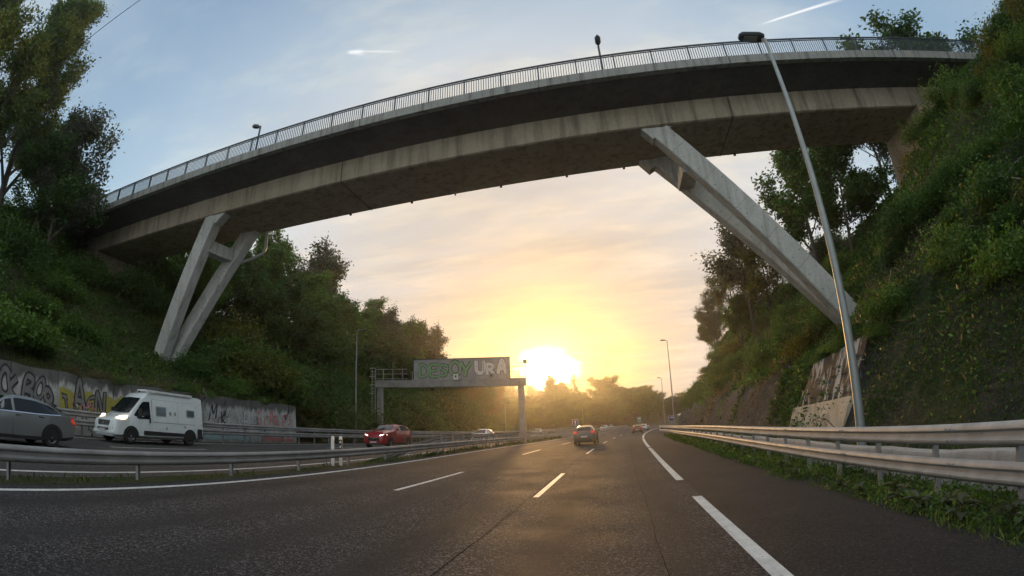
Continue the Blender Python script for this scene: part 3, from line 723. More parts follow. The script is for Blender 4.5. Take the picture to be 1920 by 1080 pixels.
def smoothpoly(pts, n=5):
    pts = [Vector((*p, 0)) for p in pts]; out = []
    for i in range(len(pts) - 1):
        p0, p1, p2, p3 = pts[max(i - 1, 0)], pts[i], pts[i + 1], pts[min(i + 2, len(pts) - 1)]
        for k in range(n):
            t = k / n; out.append(.5 * ((2 * p1) + (p2 - p0) * t + (2 * p0 - 5 * p1 + 4 * p2 - p3) * t * t + (3 * p1 - p0 - 3 * p2 + p3) * t ** 3))
    return out + [pts[-1]]
def stroke_mesh(mb, pts, w, M4, h):
    for i in range(len(pts) - 1):
        a, b = pts[i], pts[i + 1]; d = b - a
        if d.length < 1e-5: continue
        d.normalize(); nrm = Vector((-d.y, d.x, 0)) * w / 2; e = d * w * .22; hz = Vector((0, 0, h + (i % 7) * .0006))
        mb.add([M4 @ (p + hz) for p in (a - e - nrm, b + e - nrm, b + e + nrm, a - e + nrm)], [(0, 1, 2, 3)])
def graffiti(word, origin, u, v, size, fill, line, parent, inv_=None, wf=.20, wl=.34, gap=.95, name='graffiti_letter', jit=.06, base=0.004, seed=1, wx=1.):
    """each letter a flat patch of paint: a wide outline below, the fill colour on top"""
    rs = random.Random(seed); u, v = Vector(u).normalized(), Vector(v).normalized(); n = u.cross(v); x = 0
    for ch in word:
        if ch == ' ': x += .5 * size; continue
        sc_ = size * rs.uniform(.88, 1.1); o = Vector(origin) + u * x + v * rs.uniform(-jit, jit) * size
        su = sc_ * wx; M4 = Matrix(((u.x * su, v.x * sc_, n.x, o.x), (u.y * su, v.y * sc_, n.y, o.y), (u.z * su, v.z * sc_, n.z, o.z), (0, 0, 0, 1)))
        ob = None
        for (w, mm, hh, nm) in ((wl, line, base, name), (wf, fill, base + .006, 'letter_fill')):
            if mm is None: continue
            mb = MB()
            for st in GLY[ch]: stroke_mesh(mb, smoothpoly(st), w, M4, hh)
            if ob is None:
                ob = mb.build(nm, mm, parent)
                if inv_ is not None: ob.matrix_parent_inverse = inv_
            else: mb.build(nm, mm, ob)
        x += size * gap * (.85 if ch in 'JETY' else 1.0)
def spray(name, c, c2=None): return simple(name, c, c2 or tuple(x * .6 for x in c), 4., .7)
G = dict(black=spray('spray_black', (.02, .02, .022), (.05, .05, .05)), silver=spray('spray_grey', (.16, .16, .155), (.24, .24, .23)), yellow=spray('spray_yellow', (.42, .38, .06), (.28, .26, .07)),
         white=spray('spray_white', (.72, .72, .70), (.5, .5, .49)), pink=spray('spray_pink', (.55, .16, .16), (.6, .3, .28)), blue=spray('spray_pale_blue', (.30, .50, .55), (.45, .58, .6)), green=spray('spray_green', (.16, .32, .14), (.22, .4, .2)), dkgreen=spray('spray_dark_green', (.03, .07, .04)))
winv = Matrix.Translation(-wall.location)
def wallpt(Y, z): f = (z - .35) / 3.1; return Vector((float(Xc(Y)) - 24.05 - .18 * f + .012, Y, z + float(zd(Y))))
def wall_text(word, Y, z, size, fill, line, **k):
    wx = k.pop('wx', .62); gap = k.pop('gap', 1.0); sd = k.pop('seed', 1)
    for i, ch in enumerate(word):
        Yi = Y + i * size * wx * gap; dz_ = .13 * math.sin(i * 2.3 + sd); tl_ = .28 * math.sin(i * 1.7 + sd * 2.1)
        graffiti(ch, wallpt(Yi, z + dz_), wallpt(Yi + .5, z + tl_ * .4) - wallpt(Yi, z), wallpt(Yi + tl_ * .8, z + 1) - wallpt(Yi, z), size * (1 + .2 * math.sin(i * 3.1 + sd)), fill, line, wall, winv, wx=wx, seed=sd + i, jit=0, **k)
wall_text('oTCKBOo', 8.3, 1.9, 1.1, G['silver'], G['black'], wf=.20, wl=.40, seed=3, gap=.88)
def blot(Y0, Y1, z0, z1, mm, nm='paint_patch', seed=0, h=.0):
    rs = random.Random(seed); top = []; bot = []
    n = max(4, int((Y1 - Y0) / .3))
    for i in range(n + 1):
        Y = Y0 + (Y1 - Y0) * i / n; bot.append(wallpt(Y, z0 + rs.uniform(0, .12)) + Vector((h, 0, 0))); top.append(wallpt(Y, z1 - rs.uniform(0, .35)) + Vector((h, 0, 0)))
    mb = MB(); mb.add(bot + top, [(i, i + 1, n + 2 + i, n + 1 + i) for i in range(n)]); o = mb.build(nm, mm, wall); o.matrix_parent_inverse = winv
blot(12.7, 16.8, 1.6, 2.85, G['yellow'], seed=4, h=-.006)
wall_text('JAEN', 13.0, 1.68, 1.08, G['silver'], G['black'], wf=.16, wl=.34, seed=5, gap=.95)
wall_text('TMK', 22.0, 1.85, .95, G['black'], None, wf=.15, seed=6, gap=1.55, wx=.8)
blot(22.5, 27.0, .75, 1.2, G['blue'], seed=7, h=-.004); blot(28.2, 32.0, .7, 1.2, G['pink'], seed=8, h=-.004)
wall_text('SCARES', 27.8, 1.85, .85, G['pink'], None, wf=.17, seed=9, gap=1.05, wx=.8)
wall_text('KA', 25.9, 1.75, .9, G['white'], G['black'], wf=.16, wl=.26, seed=10, gap=1.1)

# scribbled tags and runs of paint between the big pieces
for i in range(34):
    R_ = random.Random(200 + i); Y0 = R_.choice([R_.uniform(6, 17), R_.uniform(19, 31.5)]); z0 = R_.uniform(.9, 2.7); pts = [Vector((0, 0, 0))]; a = R_.uniform(-.6, .6); L_ = R_.uniform(.10, .22)
    if i % 3 == 0: pts = [Vector((0, 0, 0)), Vector((.01, -R_.uniform(.3, .8), 0)), Vector((.0, -R_.uniform(.8, 1.2), 0))]
    else:
        for k in range(R_.randint(9, 20)): a += R_.uniform(.5, 1.7) * R_.choice([-1, 1, 1]); pts.append(pts[-1] + Vector((math.cos(a) * L_ * .7 + .05, math.sin(a) * L_, 0)))
    u = (wallpt(Y0 + .5, z0) - wallpt(Y0, z0)).normalized(); v_ = (wallpt(Y0, z0 + 1) - wallpt(Y0, z0)).normalized(); n_ = u.cross(v_); o_ = wallpt(Y0, z0)
    M4 = Matrix(((u.x, v_.x, n_.x, o_.x), (u.y, v_.y, n_.y, o_.y), (u.z, v_.z, n_.z, o_.z), (0, 0, 0, 1))); mb = MB()
    stroke_mesh(mb, smoothpoly([(p_.x, p_.y) for p_ in pts], 4), R_.uniform(.03, .07), M4, .016); o = mb.build('graffiti_tag', G[R_.choice(['black', 'black', 'black', 'silver', 'white', 'pink', 'blue'])], wall); o.matrix_parent_inverse = winv

# low concrete gutter wall behind the right barrier
mb = MB(); fr = []
for i in range(60):
    Y = -9 + i * 1.1; p = road(6.0, Y); fr.append(((p.x + .1 * math.sin(Y * .4), Y, -.5 + float(zd(Y))), (1, 0, 0), (0, 0, 1 + .1 * mnoise.noise((Y * .5, 0, 0)))))
mb.sweep([(0, 0), (.08, .78), (.12, .84), (.42, .84), (.45, 0)], fr)
mb.build('gutter_wall', M['kerbc'], None, rad(40), label='low weathered concrete kerb wall behind the right barrier', cat='low wall')

# patched concrete buttress on the rock: bare beige below, black stained above
but = empty('rock_buttress', (8.3, 20, -.3), 0, 'pale concrete buttress with black stained top below the slanting strut', 'buttress')
def facept(t, Y): return None
def slab_on_slope(name, pts, thick, m, parent, inv_):
    a, b, c, d = [Vector(p) for p in pts]; mb = MB(); n = (b - a).cross(d - a).normalized()
    if n.x > 0: n = -n
    nx, nz = 10, 6; V = []
    for j in range(nz + 1):
        for i in range(nx + 1):
            u, w = i / nx, j / nz; p = a.lerp(b, u).lerp(d.lerp(c, u), w); V.append(p + n * (.07 * mnoise.noise(p * 1.4)))
    k = len(V); V += [p - n * thick for p in V]
    q = lambda i, j: j * (nx + 1) + i; F = []
    for j in range(nz):
        for i in range(nx): F += [(q(i, j), q(i + 1, j), q(i + 1, j + 1), q(i, j + 1)), (k + q(i, j + 1), k + q(i + 1, j + 1), k + q(i + 1, j), k + q(i, j))]
    rim_ = [q(i, 0) for i in range(nx)] + [q(nx, j) for j in range(nz)] + [q(i, nz) for i in range(nx, 0, -1)] + [q(0, j) for j in range(nz, 0, -1)]
    for i in range(len(rim_)): a_, b_ = rim_[i], rim_[(i + 1) % len(rim_)]; F.append((a_, k + a_, k + b_, b_))
    mb.add(V, F); o = mb.build(name, m, parent, rad(40)); o.matrix_parent_inverse = inv_; return o
def streaked():
    m, nt, P = newmat('black_stained_concrete'); v = coords(nt, 'World'); P.inputs['Roughness'].default_value = .9
    st = noise_tex(nt, v, 1.0, 6, .6, .1, (2.2, 2.2, .22))
    c = ramp(nt, st, [(.40, (.02, .02, .019)), (.52, (.05, .048, .044)), (.60, (.42, .42, .39)), (.75, (.55, .55, .52))])
    nt.links.new(c, P.inputs['Base Color']); bump(nt, P, noise_tex(nt, v, 5, 6, .7), .6, .05); return m
M['streaked'] = streaked()
binv = Matrix.Translation(-but.location)
slab_on_slope('lower_panel', [(8.0, 23.5, -.45), (7.75, 17.3, -.45), (8.52, 16.9, 1.62), (8.66, 23.3, 1.42)], .9, M['panel'], but, binv)
slab_on_slope('stained_panel', [(8.7, 23.1, 1.36), (8.56, 16.85, 1.60), (9.45, 16.6, 3.7), (9.35, 21.8, 3.25)], .9, M['streaked'], but, binv)

# ------------------------------------------------------------------ sign gantry over the oncoming lanes
GY = 48.; GS = -.031
gz = lambda X: 5.72 + (X + 8.6) * GS
gan = empty('sign_gantry', (-16, GY, .5), 0, 'grey steel sign gantry over the oncoming lanes with a graffitied panel', 'sign gantry')
ginv = Matrix.Translation(-gan.location)
def gp(mb, name, m, parent=gan, **k):
    o = mb.build(name, m, parent, **k)
    if parent is gan: o.matrix_parent_inverse = ginv
    return o
M['gsteel'] = simple('gantry_steel', (.22, .22, .21), (.34, .335, .32), 1.4, .55, .3)
M['gpanel'] = simple('sign_back_panel', (.26, .265, .26), (.36, .36, .35), .8, .6, .1)
gp(MB().bar((-24.0, GY, .0), (-24.0, GY, gz(-24) + .2), .5, .5, (1, 0, 0)), 'post', M['gsteel'])
gp(MB().bar((-8.75, GY, -.2), (-8.75, GY, gz(-8.75) + .1), .55, .55, (1, 0, 0)), 'post', M['gsteel'])
gp(MB().bar((-24.4, GY, gz(-24.4) + .42), (-8.3, GY, gz(-8.3) + .44), .85, .74), 'beam', M['gsteel'])
for i in range(14):
    X = -23.4 + i * 1.12; gp(MB().bar((X, GY - .47, gz(X) + .0), (X, GY - .47, gz(X) + 2.0 if X < -20.3 else gz(X) + 1.7), .07, .05, (1, 0, 0)), 'stiffener', M['galv_old'])
sign = gp(MB().prism([(-20.3, GY + .55, gz(-20.3) + .88), (-9.9, GY + .55, gz(-9.9) + .88), (-9.9, GY + .55, 8.78), (-20.3, GY + .55, 9.12)], (0, .12, 0)), 'sign_panel', M['gpanel'])
for i in range(9):
    X = -19.8 + i * 1.19; MB().bar((X, GY + .50, gz(X) + .9), (X, GY + .50, 8.9 - (X + 20.3) * .02), .06, .08, (1, 0, 0)).build('panel_rib', M['gpanel'], sign)
MB().bar((-20.36, GY + .6, 9.15), (-9.84, GY + .6, 8.81), .2, .07).build('panel_edge', M['lampdark'], sign)
for zz in (.95, 1.45, 1.95):
    gp(MB().bar((-24.4, GY - .47, gz(-24.4) + zz), (-20.6, GY - .47, gz(-20.6) + zz), .05, .05), 'handrail', M['galv_old'])
    gp(MB().bar((-9.7, GY - .3, gz(-9.7) + zz), (-8.2, GY - .3, gz(-8.2) + zz), .05, .05), 'handrail', M['galv_old'])
gp(MB().bar((-8.2, GY - .3, gz(-8.2)), (-8.2, GY - .3, gz(-8.2) + 2.3), .07, .07, (1, 0, 0)), 'corner_post', M['galv_old'])
gp(MB().box((-8.2, GY - .35, gz(-8.2) + 2.42), (.34, .3, .34)), 'camera_box', M['gsteel'])
# caged ladder at the left post
for dx in (-.2, .2): gp(MB().bar((-24.75 + dx, GY - .1, 2.4), (-24.75 + dx, GY - .1, gz(-24.4) + 2.0), .05, .05, (1, 0, 0)), 'ladder_rail', M['galv'])
for i in range(17): gp(MB().bar((-24.95, GY - .1, 2.6 + i * .36), (-24.55, GY - .1, 2.6 + i * .36), .03, .03), 'ladder_rung', M['galv'])
for i in range(4): gp(MB().tube([(-24.95, GY - .1, 5.6 + i * .9), (-25.05, GY - .5, 5.6 + i * .9), (-24.75, GY - .75, 5.6 + i * .9), (-24.45, GY - .5, 5.6 + i * .9), (-24.55, GY - .1, 5.6 + i * .9)], .025, 5), 'ladder_hoop', M['galv'])
for X in (-15.3, -11.6):
    bx = gp(MB().box((X, GY - .50, gz(X) + 1.05), (.5, .1, .55)), 'equipment_box', M['white'] if X < -13 else M['gsteel'])
    MB().box((X, GY - .56, gz(X) + 1.1), (.2, .02, .22)).build('dark_window', M['lampdark'], bx)
slope_u = Vector((1, 0, -.032))
graffiti('DESOY', (-19.6, GY + .535, 7.35), slope_u, (0, 0, 1), 1.3, G['green'], G['dkgreen'], sign, None, wf=.20, wl=.32, gap=.92, base=.01, seed=4)
graffiti('URA', (-13.4, GY + .535, 7.3), slope_u, (0, 0, 1), 1.1, G['white'], G['black'], sign, None, wf=.34, wl=.42, gap=1.02, base=.01, seed=2)
graffiti('So', (21.0, 22.29, 11.2), (1, 0, 0), (0, 0, 1), .6, G['white'], None, ab, Matrix.Translation(-inv) if False else None, wf=.12, base=.01, seed=2, gap=.3)
graffiti('BOC', (-41.6, 22.29, 12.4), (1, 0, 0), (0, 0, 1), .9, G['white'], G['black'], ab2, None, wf=.14, wl=.26, base=.01, seed=2, gap=.9)

# ------------------------------------------------------------------ plants
def leaf_quads(C, size, r, elong=1.7, droop=0.0, tint=None, dirs=None, spread=.35):
    n = len(C); d = r.normal(size=(n, 3)); d[:, 2] -= droop
    if dirs is not None: d = d * .55 + dirs
    d /= np.linalg.norm(d, axis=1)[:, None] + 1e-9
    q = r.normal(size=(n, 3)); s = np.cross(d, q); s /= np.linalg.norm(s, axis=1)[:, None] + 1e-9
    nn = np.cross(s, d); sz = (size * r.uniform(1 - spread, 1 + spread, n))[:, None]
    a = C; b = C + d * sz * .5 + s * sz / elong * .5 + nn * sz * .08; c = C + d * sz; e = C + d * sz * .5 - s * sz / elong * .5 + nn * sz * .08
    V = np.stack([a, b, c, e], 1).reshape(-1, 3); F = np.arange(4 * n).reshape(-1, 4)
    t = r.uniform(0, 1, n) if tint is None else np.clip(tint + r.normal(0, .16, n), 0, 1)
    return V, F, np.repeat(t, 4)

def grow(seed, height, r0, levels=3, kids=(7, 5, 4), ang=(55, 45, 45), lens=(.42, .5, .5), start=.3, up=.15, wob=.12):
    """tapered trunk with limbs; returns a mesh builder and the tip positions with directions"""
    R = random.Random(seed); mb = MB(); tips = []
    def seg(p, d, L, r, lev):
        n = 5 if lev == 0 else 4; pts = [p]; rs = [r]; q = p.copy(); dd = d.copy()
        for i in range(n):
            dd = (dd + Vector((R.gauss(0, wob), R.gauss(0, wob), R.gauss(0, wob * .6) + (up if lev else .05))) * (1 if lev else .5)).normalized()
            q = q + dd * L / n; pts.append(q.copy()); rs.append(max(r * (1 - (i + 1) / n * (.75 if lev < levels else .9)), .008))
        mb.tube(pts, rs, 7 if lev == 0 else (5 if lev == 1 else 3), lev == 0)
        if lev >= levels:
            for j in (2, 3, 4): tips.append((pts[min(j, n)], dd))
            return
        k = kids[lev]
        for i in range(k):
            u = (start if lev == 0 else .25) + (1 - (start if lev == 0 else .25)) * (i + R.random() * .8) / k
            u = min(u, .98); f = u * n; i0 = min(int(f), n - 1); pp = pts[i0].lerp(pts[i0 + 1], f - i0); ax = (pts[i0 + 1] - pts[i0]).normalized()
            side = Vector((R.gauss(0, 1), R.gauss(0, 1), R.gauss(0, .35))); side = (side - ax * side.dot(ax)).normalized()
            a = rad(ang[lev] * R.uniform(.7, 1.25) * (1 - .35 * u)); nd = ax * math.cos(a) + side * math.sin(a)
            LL = L * lens[lev] * R.uniform(.7, 1.2) * (1.15 - .55 * u if lev == 0 else 1)
            seg(pp, nd, LL, rs[i0] * .55, lev + 1)
        tips.append((pts[-1], dd))
    seg(Vector((0, 0, -.4)), Vector((R.gauss(0, .04), R.gauss(0, .04), 1)), height, r0, 0)
    return mb, tips

def make_tree(seed, height, r0, leafm, per_tip, sigma, size, **k):
    droop = k.pop('droop', .3); elong = k.pop('elong', 1.7); dirw = k.pop('dirw', 0.)
    mb, tips = grow(seed, height, r0, **k); r = np.random.default_rng(seed)
    P = np.array([t[0] for t in tips]); D = np.array([t[1] for t in tips]); n = len(P) * per_tip
    idx = np.repeat(np.arange(len(P)), per_tip)
    C = P[idx] + r.normal(0, sigma, (n, 3)) * np.array([1, 1, .8])
    ctint = r.uniform(.2, .8, len(P))[idx]
    V, F, t = leaf_quads(C, size, r, elong, droop, ctint, D[idx] * dirw if dirw else None)
    return mb.mesh('trunk', M['bark'], rad(60)), mesh_np('crown', V, F, leafm, t)

T = {}
T['broad1'] = make_tree(11, 9., .17, M['leaf'], 34, .30, .25, kids=(9, 5, 4), start=.18, lens=(.46, .5, .5))
T['broad2'] = make_tree(12, 9., .16, M['leaf_d'], 34, .32, .26, kids=(9, 5, 4), start=.16, ang=(66, 50, 45), lens=(.5, .5, .5))
T['broad3'] = make_tree(19, 9., .16, M['leaf'], 32, .29, .24, kids=(11, 5, 3), start=.12, ang=(60, 45, 45), lens=(.42, .55, .5))
T['airy1'] = make_tree(13, 9., .13, M['leaf_g'], 17, .30, .22, kids=(11, 5, 4), ang=(44, 42, 40), start=.18)
T['airy2'] = make_tree(14, 9., .12, M['leaf_y'], 16, .28, .21, kids=(11, 5, 4), ang=(50, 42, 40), start=.16)
T['poplar1'] = make_tree(15, 16., .24, M['leaf_p'], 26, .26, .23, kids=(30, 4, 3), ang=(30, 28, 30), lens=(.24, .5, .5), start=.12, up=.22, dirw=.6, droop=-.2, elong=2.2)
T['poplar2'] = make_tree(16, 16., .24, M['leaf_p'], 26, .28, .23, kids=(28, 4, 3), ang=(34, 30, 30), lens=(.26, .5, .5), start=.14, up=.22, dirw=.6, droop=-.2, elong=2.2)
T['conifer'] = make_tree(17, 9., .14, M['leaf_d'], 12, .18, .22, levels=2, kids=(60, 4), ang=(75, 40), lens=(.26, .4), start=.1, up=-.02, elong=3.)
TREE_H = {k: (16. if 'poplar' in k else 9.) for k in T}
ZA = Vector((0, 0, 1))
def plant_tree(kind, x, y, z, h, label, group, sx=1., name='tree', rz=None):
    rz = random.uniform(0, 6.28) if rz is None else rz
    e = empty(name, (x, y, z), rz, label, 'tree', group); s = h / TREE_H[kind]; e.scale = (s * sx, s * sx, s)
    link('trunk', T[kind][0], e); link('crown', T[kind][1], e); return e

def make_bush(seed, leafm, n, size, w=1.0, h=.8, clumps=26, elong=1.7, top=0.):
    r = np.random.default_rng(seed); a = r.uniform(0, 6.283, clumps); rr = np.sqrt(r.uniform(0, 1, clumps)) * w
    zc = h * np.sqrt(np.clip(1 - (rr / w) ** 2, .05, 1)) * r.uniform(.55, 1.15, clumps)
    Cc = np.stack([rr * np.cos(a), rr * np.sin(a), zc], 1); idx = r.integers(0, clumps, n); sg = r.uniform(.16, .34, clumps)[idx][:, None] * w
    C = Cc[idx] + r.normal(size=(n, 3)) * sg * np.array([1, 1, .85]); C[:, 2] = np.abs(C[:, 2]) * .98 + .02
    # long shoots breaking the outline
    m = n // 12; k = r.integers(0, clumps, m); u = r.uniform(0, 1, m); sd = r.normal(size=(clumps, 3)); sd[:, 2] = np.abs(sd[:, 2]) + .7; sd /= np.linalg.norm(sd, axis=1)[:, None]
    S = Cc[k] + sd[k] * (u * .75 * w)[:, None] + r.normal(0, .03, (m, 3)) * w
    C = np.concatenate([C, S]); t = np.concatenate([r.uniform(.1, .75, clumps)[idx] + .15 * (C[:n, 2] / h - .5), .55 + .3 * u])
    V, F, tt = leaf_quads(C, size, r, elong, .35, t)
    return mesh_np('shrub', V, F, leafm, tt)
BU = {'mid1': make_bush(21, M['leaf'], 4800, .095), 'mid2': make_bush(22, M['leaf'], 4800, .085, 1.1, .7), 'dark1': make_bush(23, M['leaf_d'], 5000, .10, 1.1, .9), 'dark2': make_bush(24, M['leaf_d'], 4800, .09),
      'yel': make_bush(25, M['leaf_y'], 3400, .09, 1., .9), 'grey': make_bush(26, M['leaf_g'], 2000, .11, 1., .9, elong=2.6), 'dry': make_bush(27, M['dry'], 1500, .16, .9, .7, elong=5.)}
def shrub(kind, x, y, z, s, label, group, sz=None):
    o = link('shrub', BU[kind]); o.location = (x, y, z); o.rotation_euler = (random.uniform(-.15, .15), random.uniform(-.15, .15), random.uniform(0, 6.28))
    o.scale = (s, s * random.uniform(.85, 1.15), sz or s * random.uniform(.8, 1.2)); return tag(o, label, 'shrub', group)

KN = {'mid1': 'mid green', 'mid2': 'low spreading green', 'dark1': 'dense dark green', 'dark2': 'dark ivy covered', 'yel': 'yellowing', 'grey': 'grey green', 'dry': 'dry brown'}
def zone(Y): return 'before the bridge' if Y < 19 else ('below the bridge' if Y < 30 else ('just beyond the bridge' if Y < 60 else 'far beyond the bridge'))
def gz_at(x, y):
    t = x - float(Xc(y))
    f = hright if t > 0 else hleft
    return float(f(np.array([t]), np.array([float(y)]))[0])

# ---- trees one can tell apart
def tr(kind, x, y, h, label, group=None, sx=1., dz=0., name='tree'):
    return plant_tree(kind, x, y, gz_at(x, y) - .2 + dz, h, label, group, sx, name)
# left, on the bank before the bridge
tr('poplar1', -38.6, 9.0, 19., 'tall poplar with upswept tufts at the left edge of view', 'poplars on the near left bank', 1.15, name='poplar_tree')
tr('poplar2', -40.5, 13.2, 19.5, 'tall dark poplar beside the overhead cable', 'poplars on the near left bank', 1.05, name='poplar_tree')
tr('poplar2', -36.0, 6.0, 17.0, 'poplar partly cut off by the left edge of view', 'poplars on the near left bank', 1.2, name='poplar_tree')
tr('airy1', -35.8, 16.2, 10.5, 'loose light tree standing before the left end of the bridge', None, 1.05)
tr('broad2', -37.5, 15.0, 7., 'dark rounded tree below the poplars', None, 1.3)
tr('broad1', -46., 19., 9., 'bushy tree behind the left end of the bridge railing', None, 1.1)
# left bank beyond the bridge
LB = [('broad1', -34., 31.5, 8.), ('broad3', -38.5, 33, 10.), ('broad2', -36., 37, 10.5), ('airy1', -39.5, 40, 12.), ('broad2', -33.5, 42, 10.), ('broad1', -38.5, 45, 12.), ('broad3', -35., 48, 11.5), ('broad2', -31., 47, 8.5),
      ('airy1', -36.5, 55, 16.), ('broad1', -32.5, 55, 11.), ('broad2', -30., 60, 9.5), ('broad3', -34., 62, 12.5), ('airy1', -32.5, 68, 14.), ('broad2', -30.5, 68, 10.5), ('airy1', -31., 75, 14.5), ('broad1', -33., 74, 13.), ('broad2', -28.5, 76, 9.),
      ('airy1', -30., 82, 15.), ('broad3', -29., 84, 11.), ('airy2', -27., 90, 11.), ('broad1', -28.5, 92, 10.), ('broad2', -26.5, 98, 9.), ('airy2', -25.5, 103, 11.), ('broad3', -27., 106, 10.), ('broad2', -42., 36, 12.), ('broad1', -43., 50, 13.), ('broad2', -41., 60, 13.), ('broad3', -38., 70, 13.), ('broad1', -36., 84, 13.)]
for i, (k, x, y, h) in enumerate(LB):
    h *= .86 if y < 58 else .74
    tr(k, x, y, h, {'b': 'full leafy tree on the left bank ', 'a': 'thin see-through tree on the left bank '}[k[0]] + ('right behind the left bridge support' if y < 41 else 'between bridge support and thin lamp post' if y < 56 else 'above the red crossover' if y < 72 else 'behind the sign gantry'), 'trees on the left bank ' + ('with full crowns' if k[0] == 'b' else 'with airy crowns'), random.uniform(1.0, 1.3))
# right bank
tr('broad1', 21.5, 45., 12.5, 'big full green tree rising behind the right strut', None, 1.1)
tr('broad2', 20.5, 36., 9.0, 'dark tree between the right strut and the lamp post', None, 1.1)
tr('airy1', 26.0, 36., 10.0, 'thin leafless looking tree below the right end of the bridge', None, 1.1)
tr('airy1', 18.5, 60., 12.5, 'tall backlit tree with open branches on the crest right of the sky gap', None, 1.25)
tr('airy2', 19.5, 56., 11., 'yellowing backlit tree under the middle of the right strut', None, 1.1)
tr('airy2', 19.0, 70., 10., 'small yellowish tree hanging over the far right crest', None, 1.1)
tr('airy1', 20.6, 92., 9.5, 'feathery tree leaning out over the far lamp post', None, 1.2)
tr('broad2', 21.8, 99., 7., 'dark tree low on the far right crest', None, 1.2)
tr('broad1', 17.8, 64., 6., 'rounded green tree filling the slope under the right strut', None, 1.3)
tr('broad1', 27.5, 33.5, 10.5, 'large autumn tinged tree seen through the right end of the railing', None, 1.3)
tr('broad2', 32.5, 31.5, 10.5, 'dark leafy tree above the right end of the bridge', None, 1.3)
tr('broad1', 31.0, 15.0, 8.5, 'big green tree at the top right corner of view', None, 1.3)
tr('broad2', 25.0, 9.0, 7.5, 'dark tree overhanging the rock at the right edge of view', None, 1.3)

# far wooded hill closing the valley
def hfar(T_, Y_):
    x = T_; c = np.interp(np.degrees(np.arctan2(x, Y_)), [-60, -30, -16, -9, -4, 0, 4, 7, 12, 40], [26, 24, 18, 12.5, 11.5, 13.5, 9, 4.5, 6, 14])
    return -3 + np.clip((Y_ - 150) / 90, 0, 1) ** .8 * (c + 1.2 * fbm(x, Y_, 4, 4, .03))
def grid_xy(xs, ys, hf, name, m):
    X, Y = np.meshgrid(xs, ys); Z = hf(X, Y); V = np.stack([X, Y, Z], -1).reshape(-1, 3); nx, ny = len(xs), len(ys)
    i = np.arange(ny - 1)[:, None] * nx + np.arange(nx - 1)[None]; return mesh_np(name, V, np.stack([i, i + 1, i + nx + 1, i + nx], -1).reshape(-1, 4), m, None, True)
tag(link('far_hill', grid_xy(np.arange(-260, 200, 8.), np.arange(150, 316, 8.), hfar, 'far_hill', M['ground'])), 'wooded hill closing the valley under the sunset', kind='structure')
kinds = ['broad1', 'broad2', 'broad3', 'broad3']
for i in range(120):
    az = rad(random.uniform(-19, 9.5)); d = random.choice([168, 180, 195, 212, 232]) + random.uniform(-8, 8)
    x, y = d * math.sin(az), d * math.cos(az)
    if abs(x - float(Xc(y))) < 14 and y < 205 and x - float(Xc(y)) > -26: continue
    z = float(hfar(np.array([x]), np.array([y]))[0]); k = random.choice(kinds)
    plant_tree(k, x, y, z - .5, random.uniform(7, 9.5), 'hazy tree of the far wood below the setting sun', 'trees of the far wood', random.uniform(1.4, 2.0))
plant_tree('conifer', -15.6, 214, 9.0, 13.5, 'pointed conifer spire on the skyline beside the sun', None, .55, 'conifer_tree')
plant_tree('conifer', -28., 216, 8.6, 11., 'small conifer on the skyline under the sun', None, .6, 'conifer_tree')
plant_tree('broad3', -22.5, 205, 8.0, 11., 'rounded yellow backlit tree on the skyline under the sun', None, 1.7)
plant_tree('broad2', -3.0, 200, 7.5, 9.5, 'tallest rounded tree on the far skyline', None, 1.9)
plant_tree('broad3', 11.5, 190, 2.0, 9.5, 'round tree on the skyline at the road bend', None, 1.6)
# wood along the outside of the bend
for i in range(46):
    Y = random.uniform(104, 190); t_ = -random.uniform(25, 44); x = float(Xc(Y)) + t_
    tr(random.choice(['broad1', 'broad2', 'broad2']), x, Y, random.uniform(5, 7.5), 'dark leafy tree of the wood along the outside of the bend', 'trees outside the bend', random.uniform(1.1, 1.5))

# ---- shrubs
def clear_of_legs(x, y):
    return not (abs(y - 24.2) < 2.6 and (11.0 < x < 15.5 or -32.5 < x < -28.2)) and not (14 < y < 24.2 and 6 < x < 9.8)
for i in range(12):
    Y = 16.2 + .55 * i; x = 9.75 + .12 * (i % 3)
    k = ['mid2', 'dark2', 'mid1', 'dry'][i % 4]; shrub(k, x, Y, gz_at(x, Y) - .05, random.uniform(.35, .6), KN[k] + ' growth overhanging the stained buttress', 'growth over the buttress')
n = 0
while n < 135:                                   # right cutting
    Y = random.choice([random.uniform(1, 22), random.uniform(1, 30), random.uniform(20, 110)]); t_ = random.choice([random.uniform(9.5, 16), random.uniform(12, 27)])
    if 24 < Y < 75 and t_ < 11.0: continue
    x = float(Xc(Y)) + t_
    if not clear_of_legs(x, Y): continue
    if 17.5 < Y < 24.0 and 9 < t_ < 14.4: continue
    if 22.5 < Y < 27.5 and t_ > 14: continue
    s = random.uniform(.5, 1.0) * (1.25 if 12 < t_ < 19 and Y > 14 else 1) if Y < 22 else random.uniform(.85, 1.6) * (1.35 if t_ > 15 else 1); k = random.choice(['mid1', 'mid2', 'dark1', 'dark2', 'yel', 'mid1', 'dark1'])
    shrub(k, x, Y, gz_at(x, Y) - .15, s, KN[k] + ' shrub on the right cutting ' + zone(Y), 'shrubs on the right cutting'); n += 1
n = 0
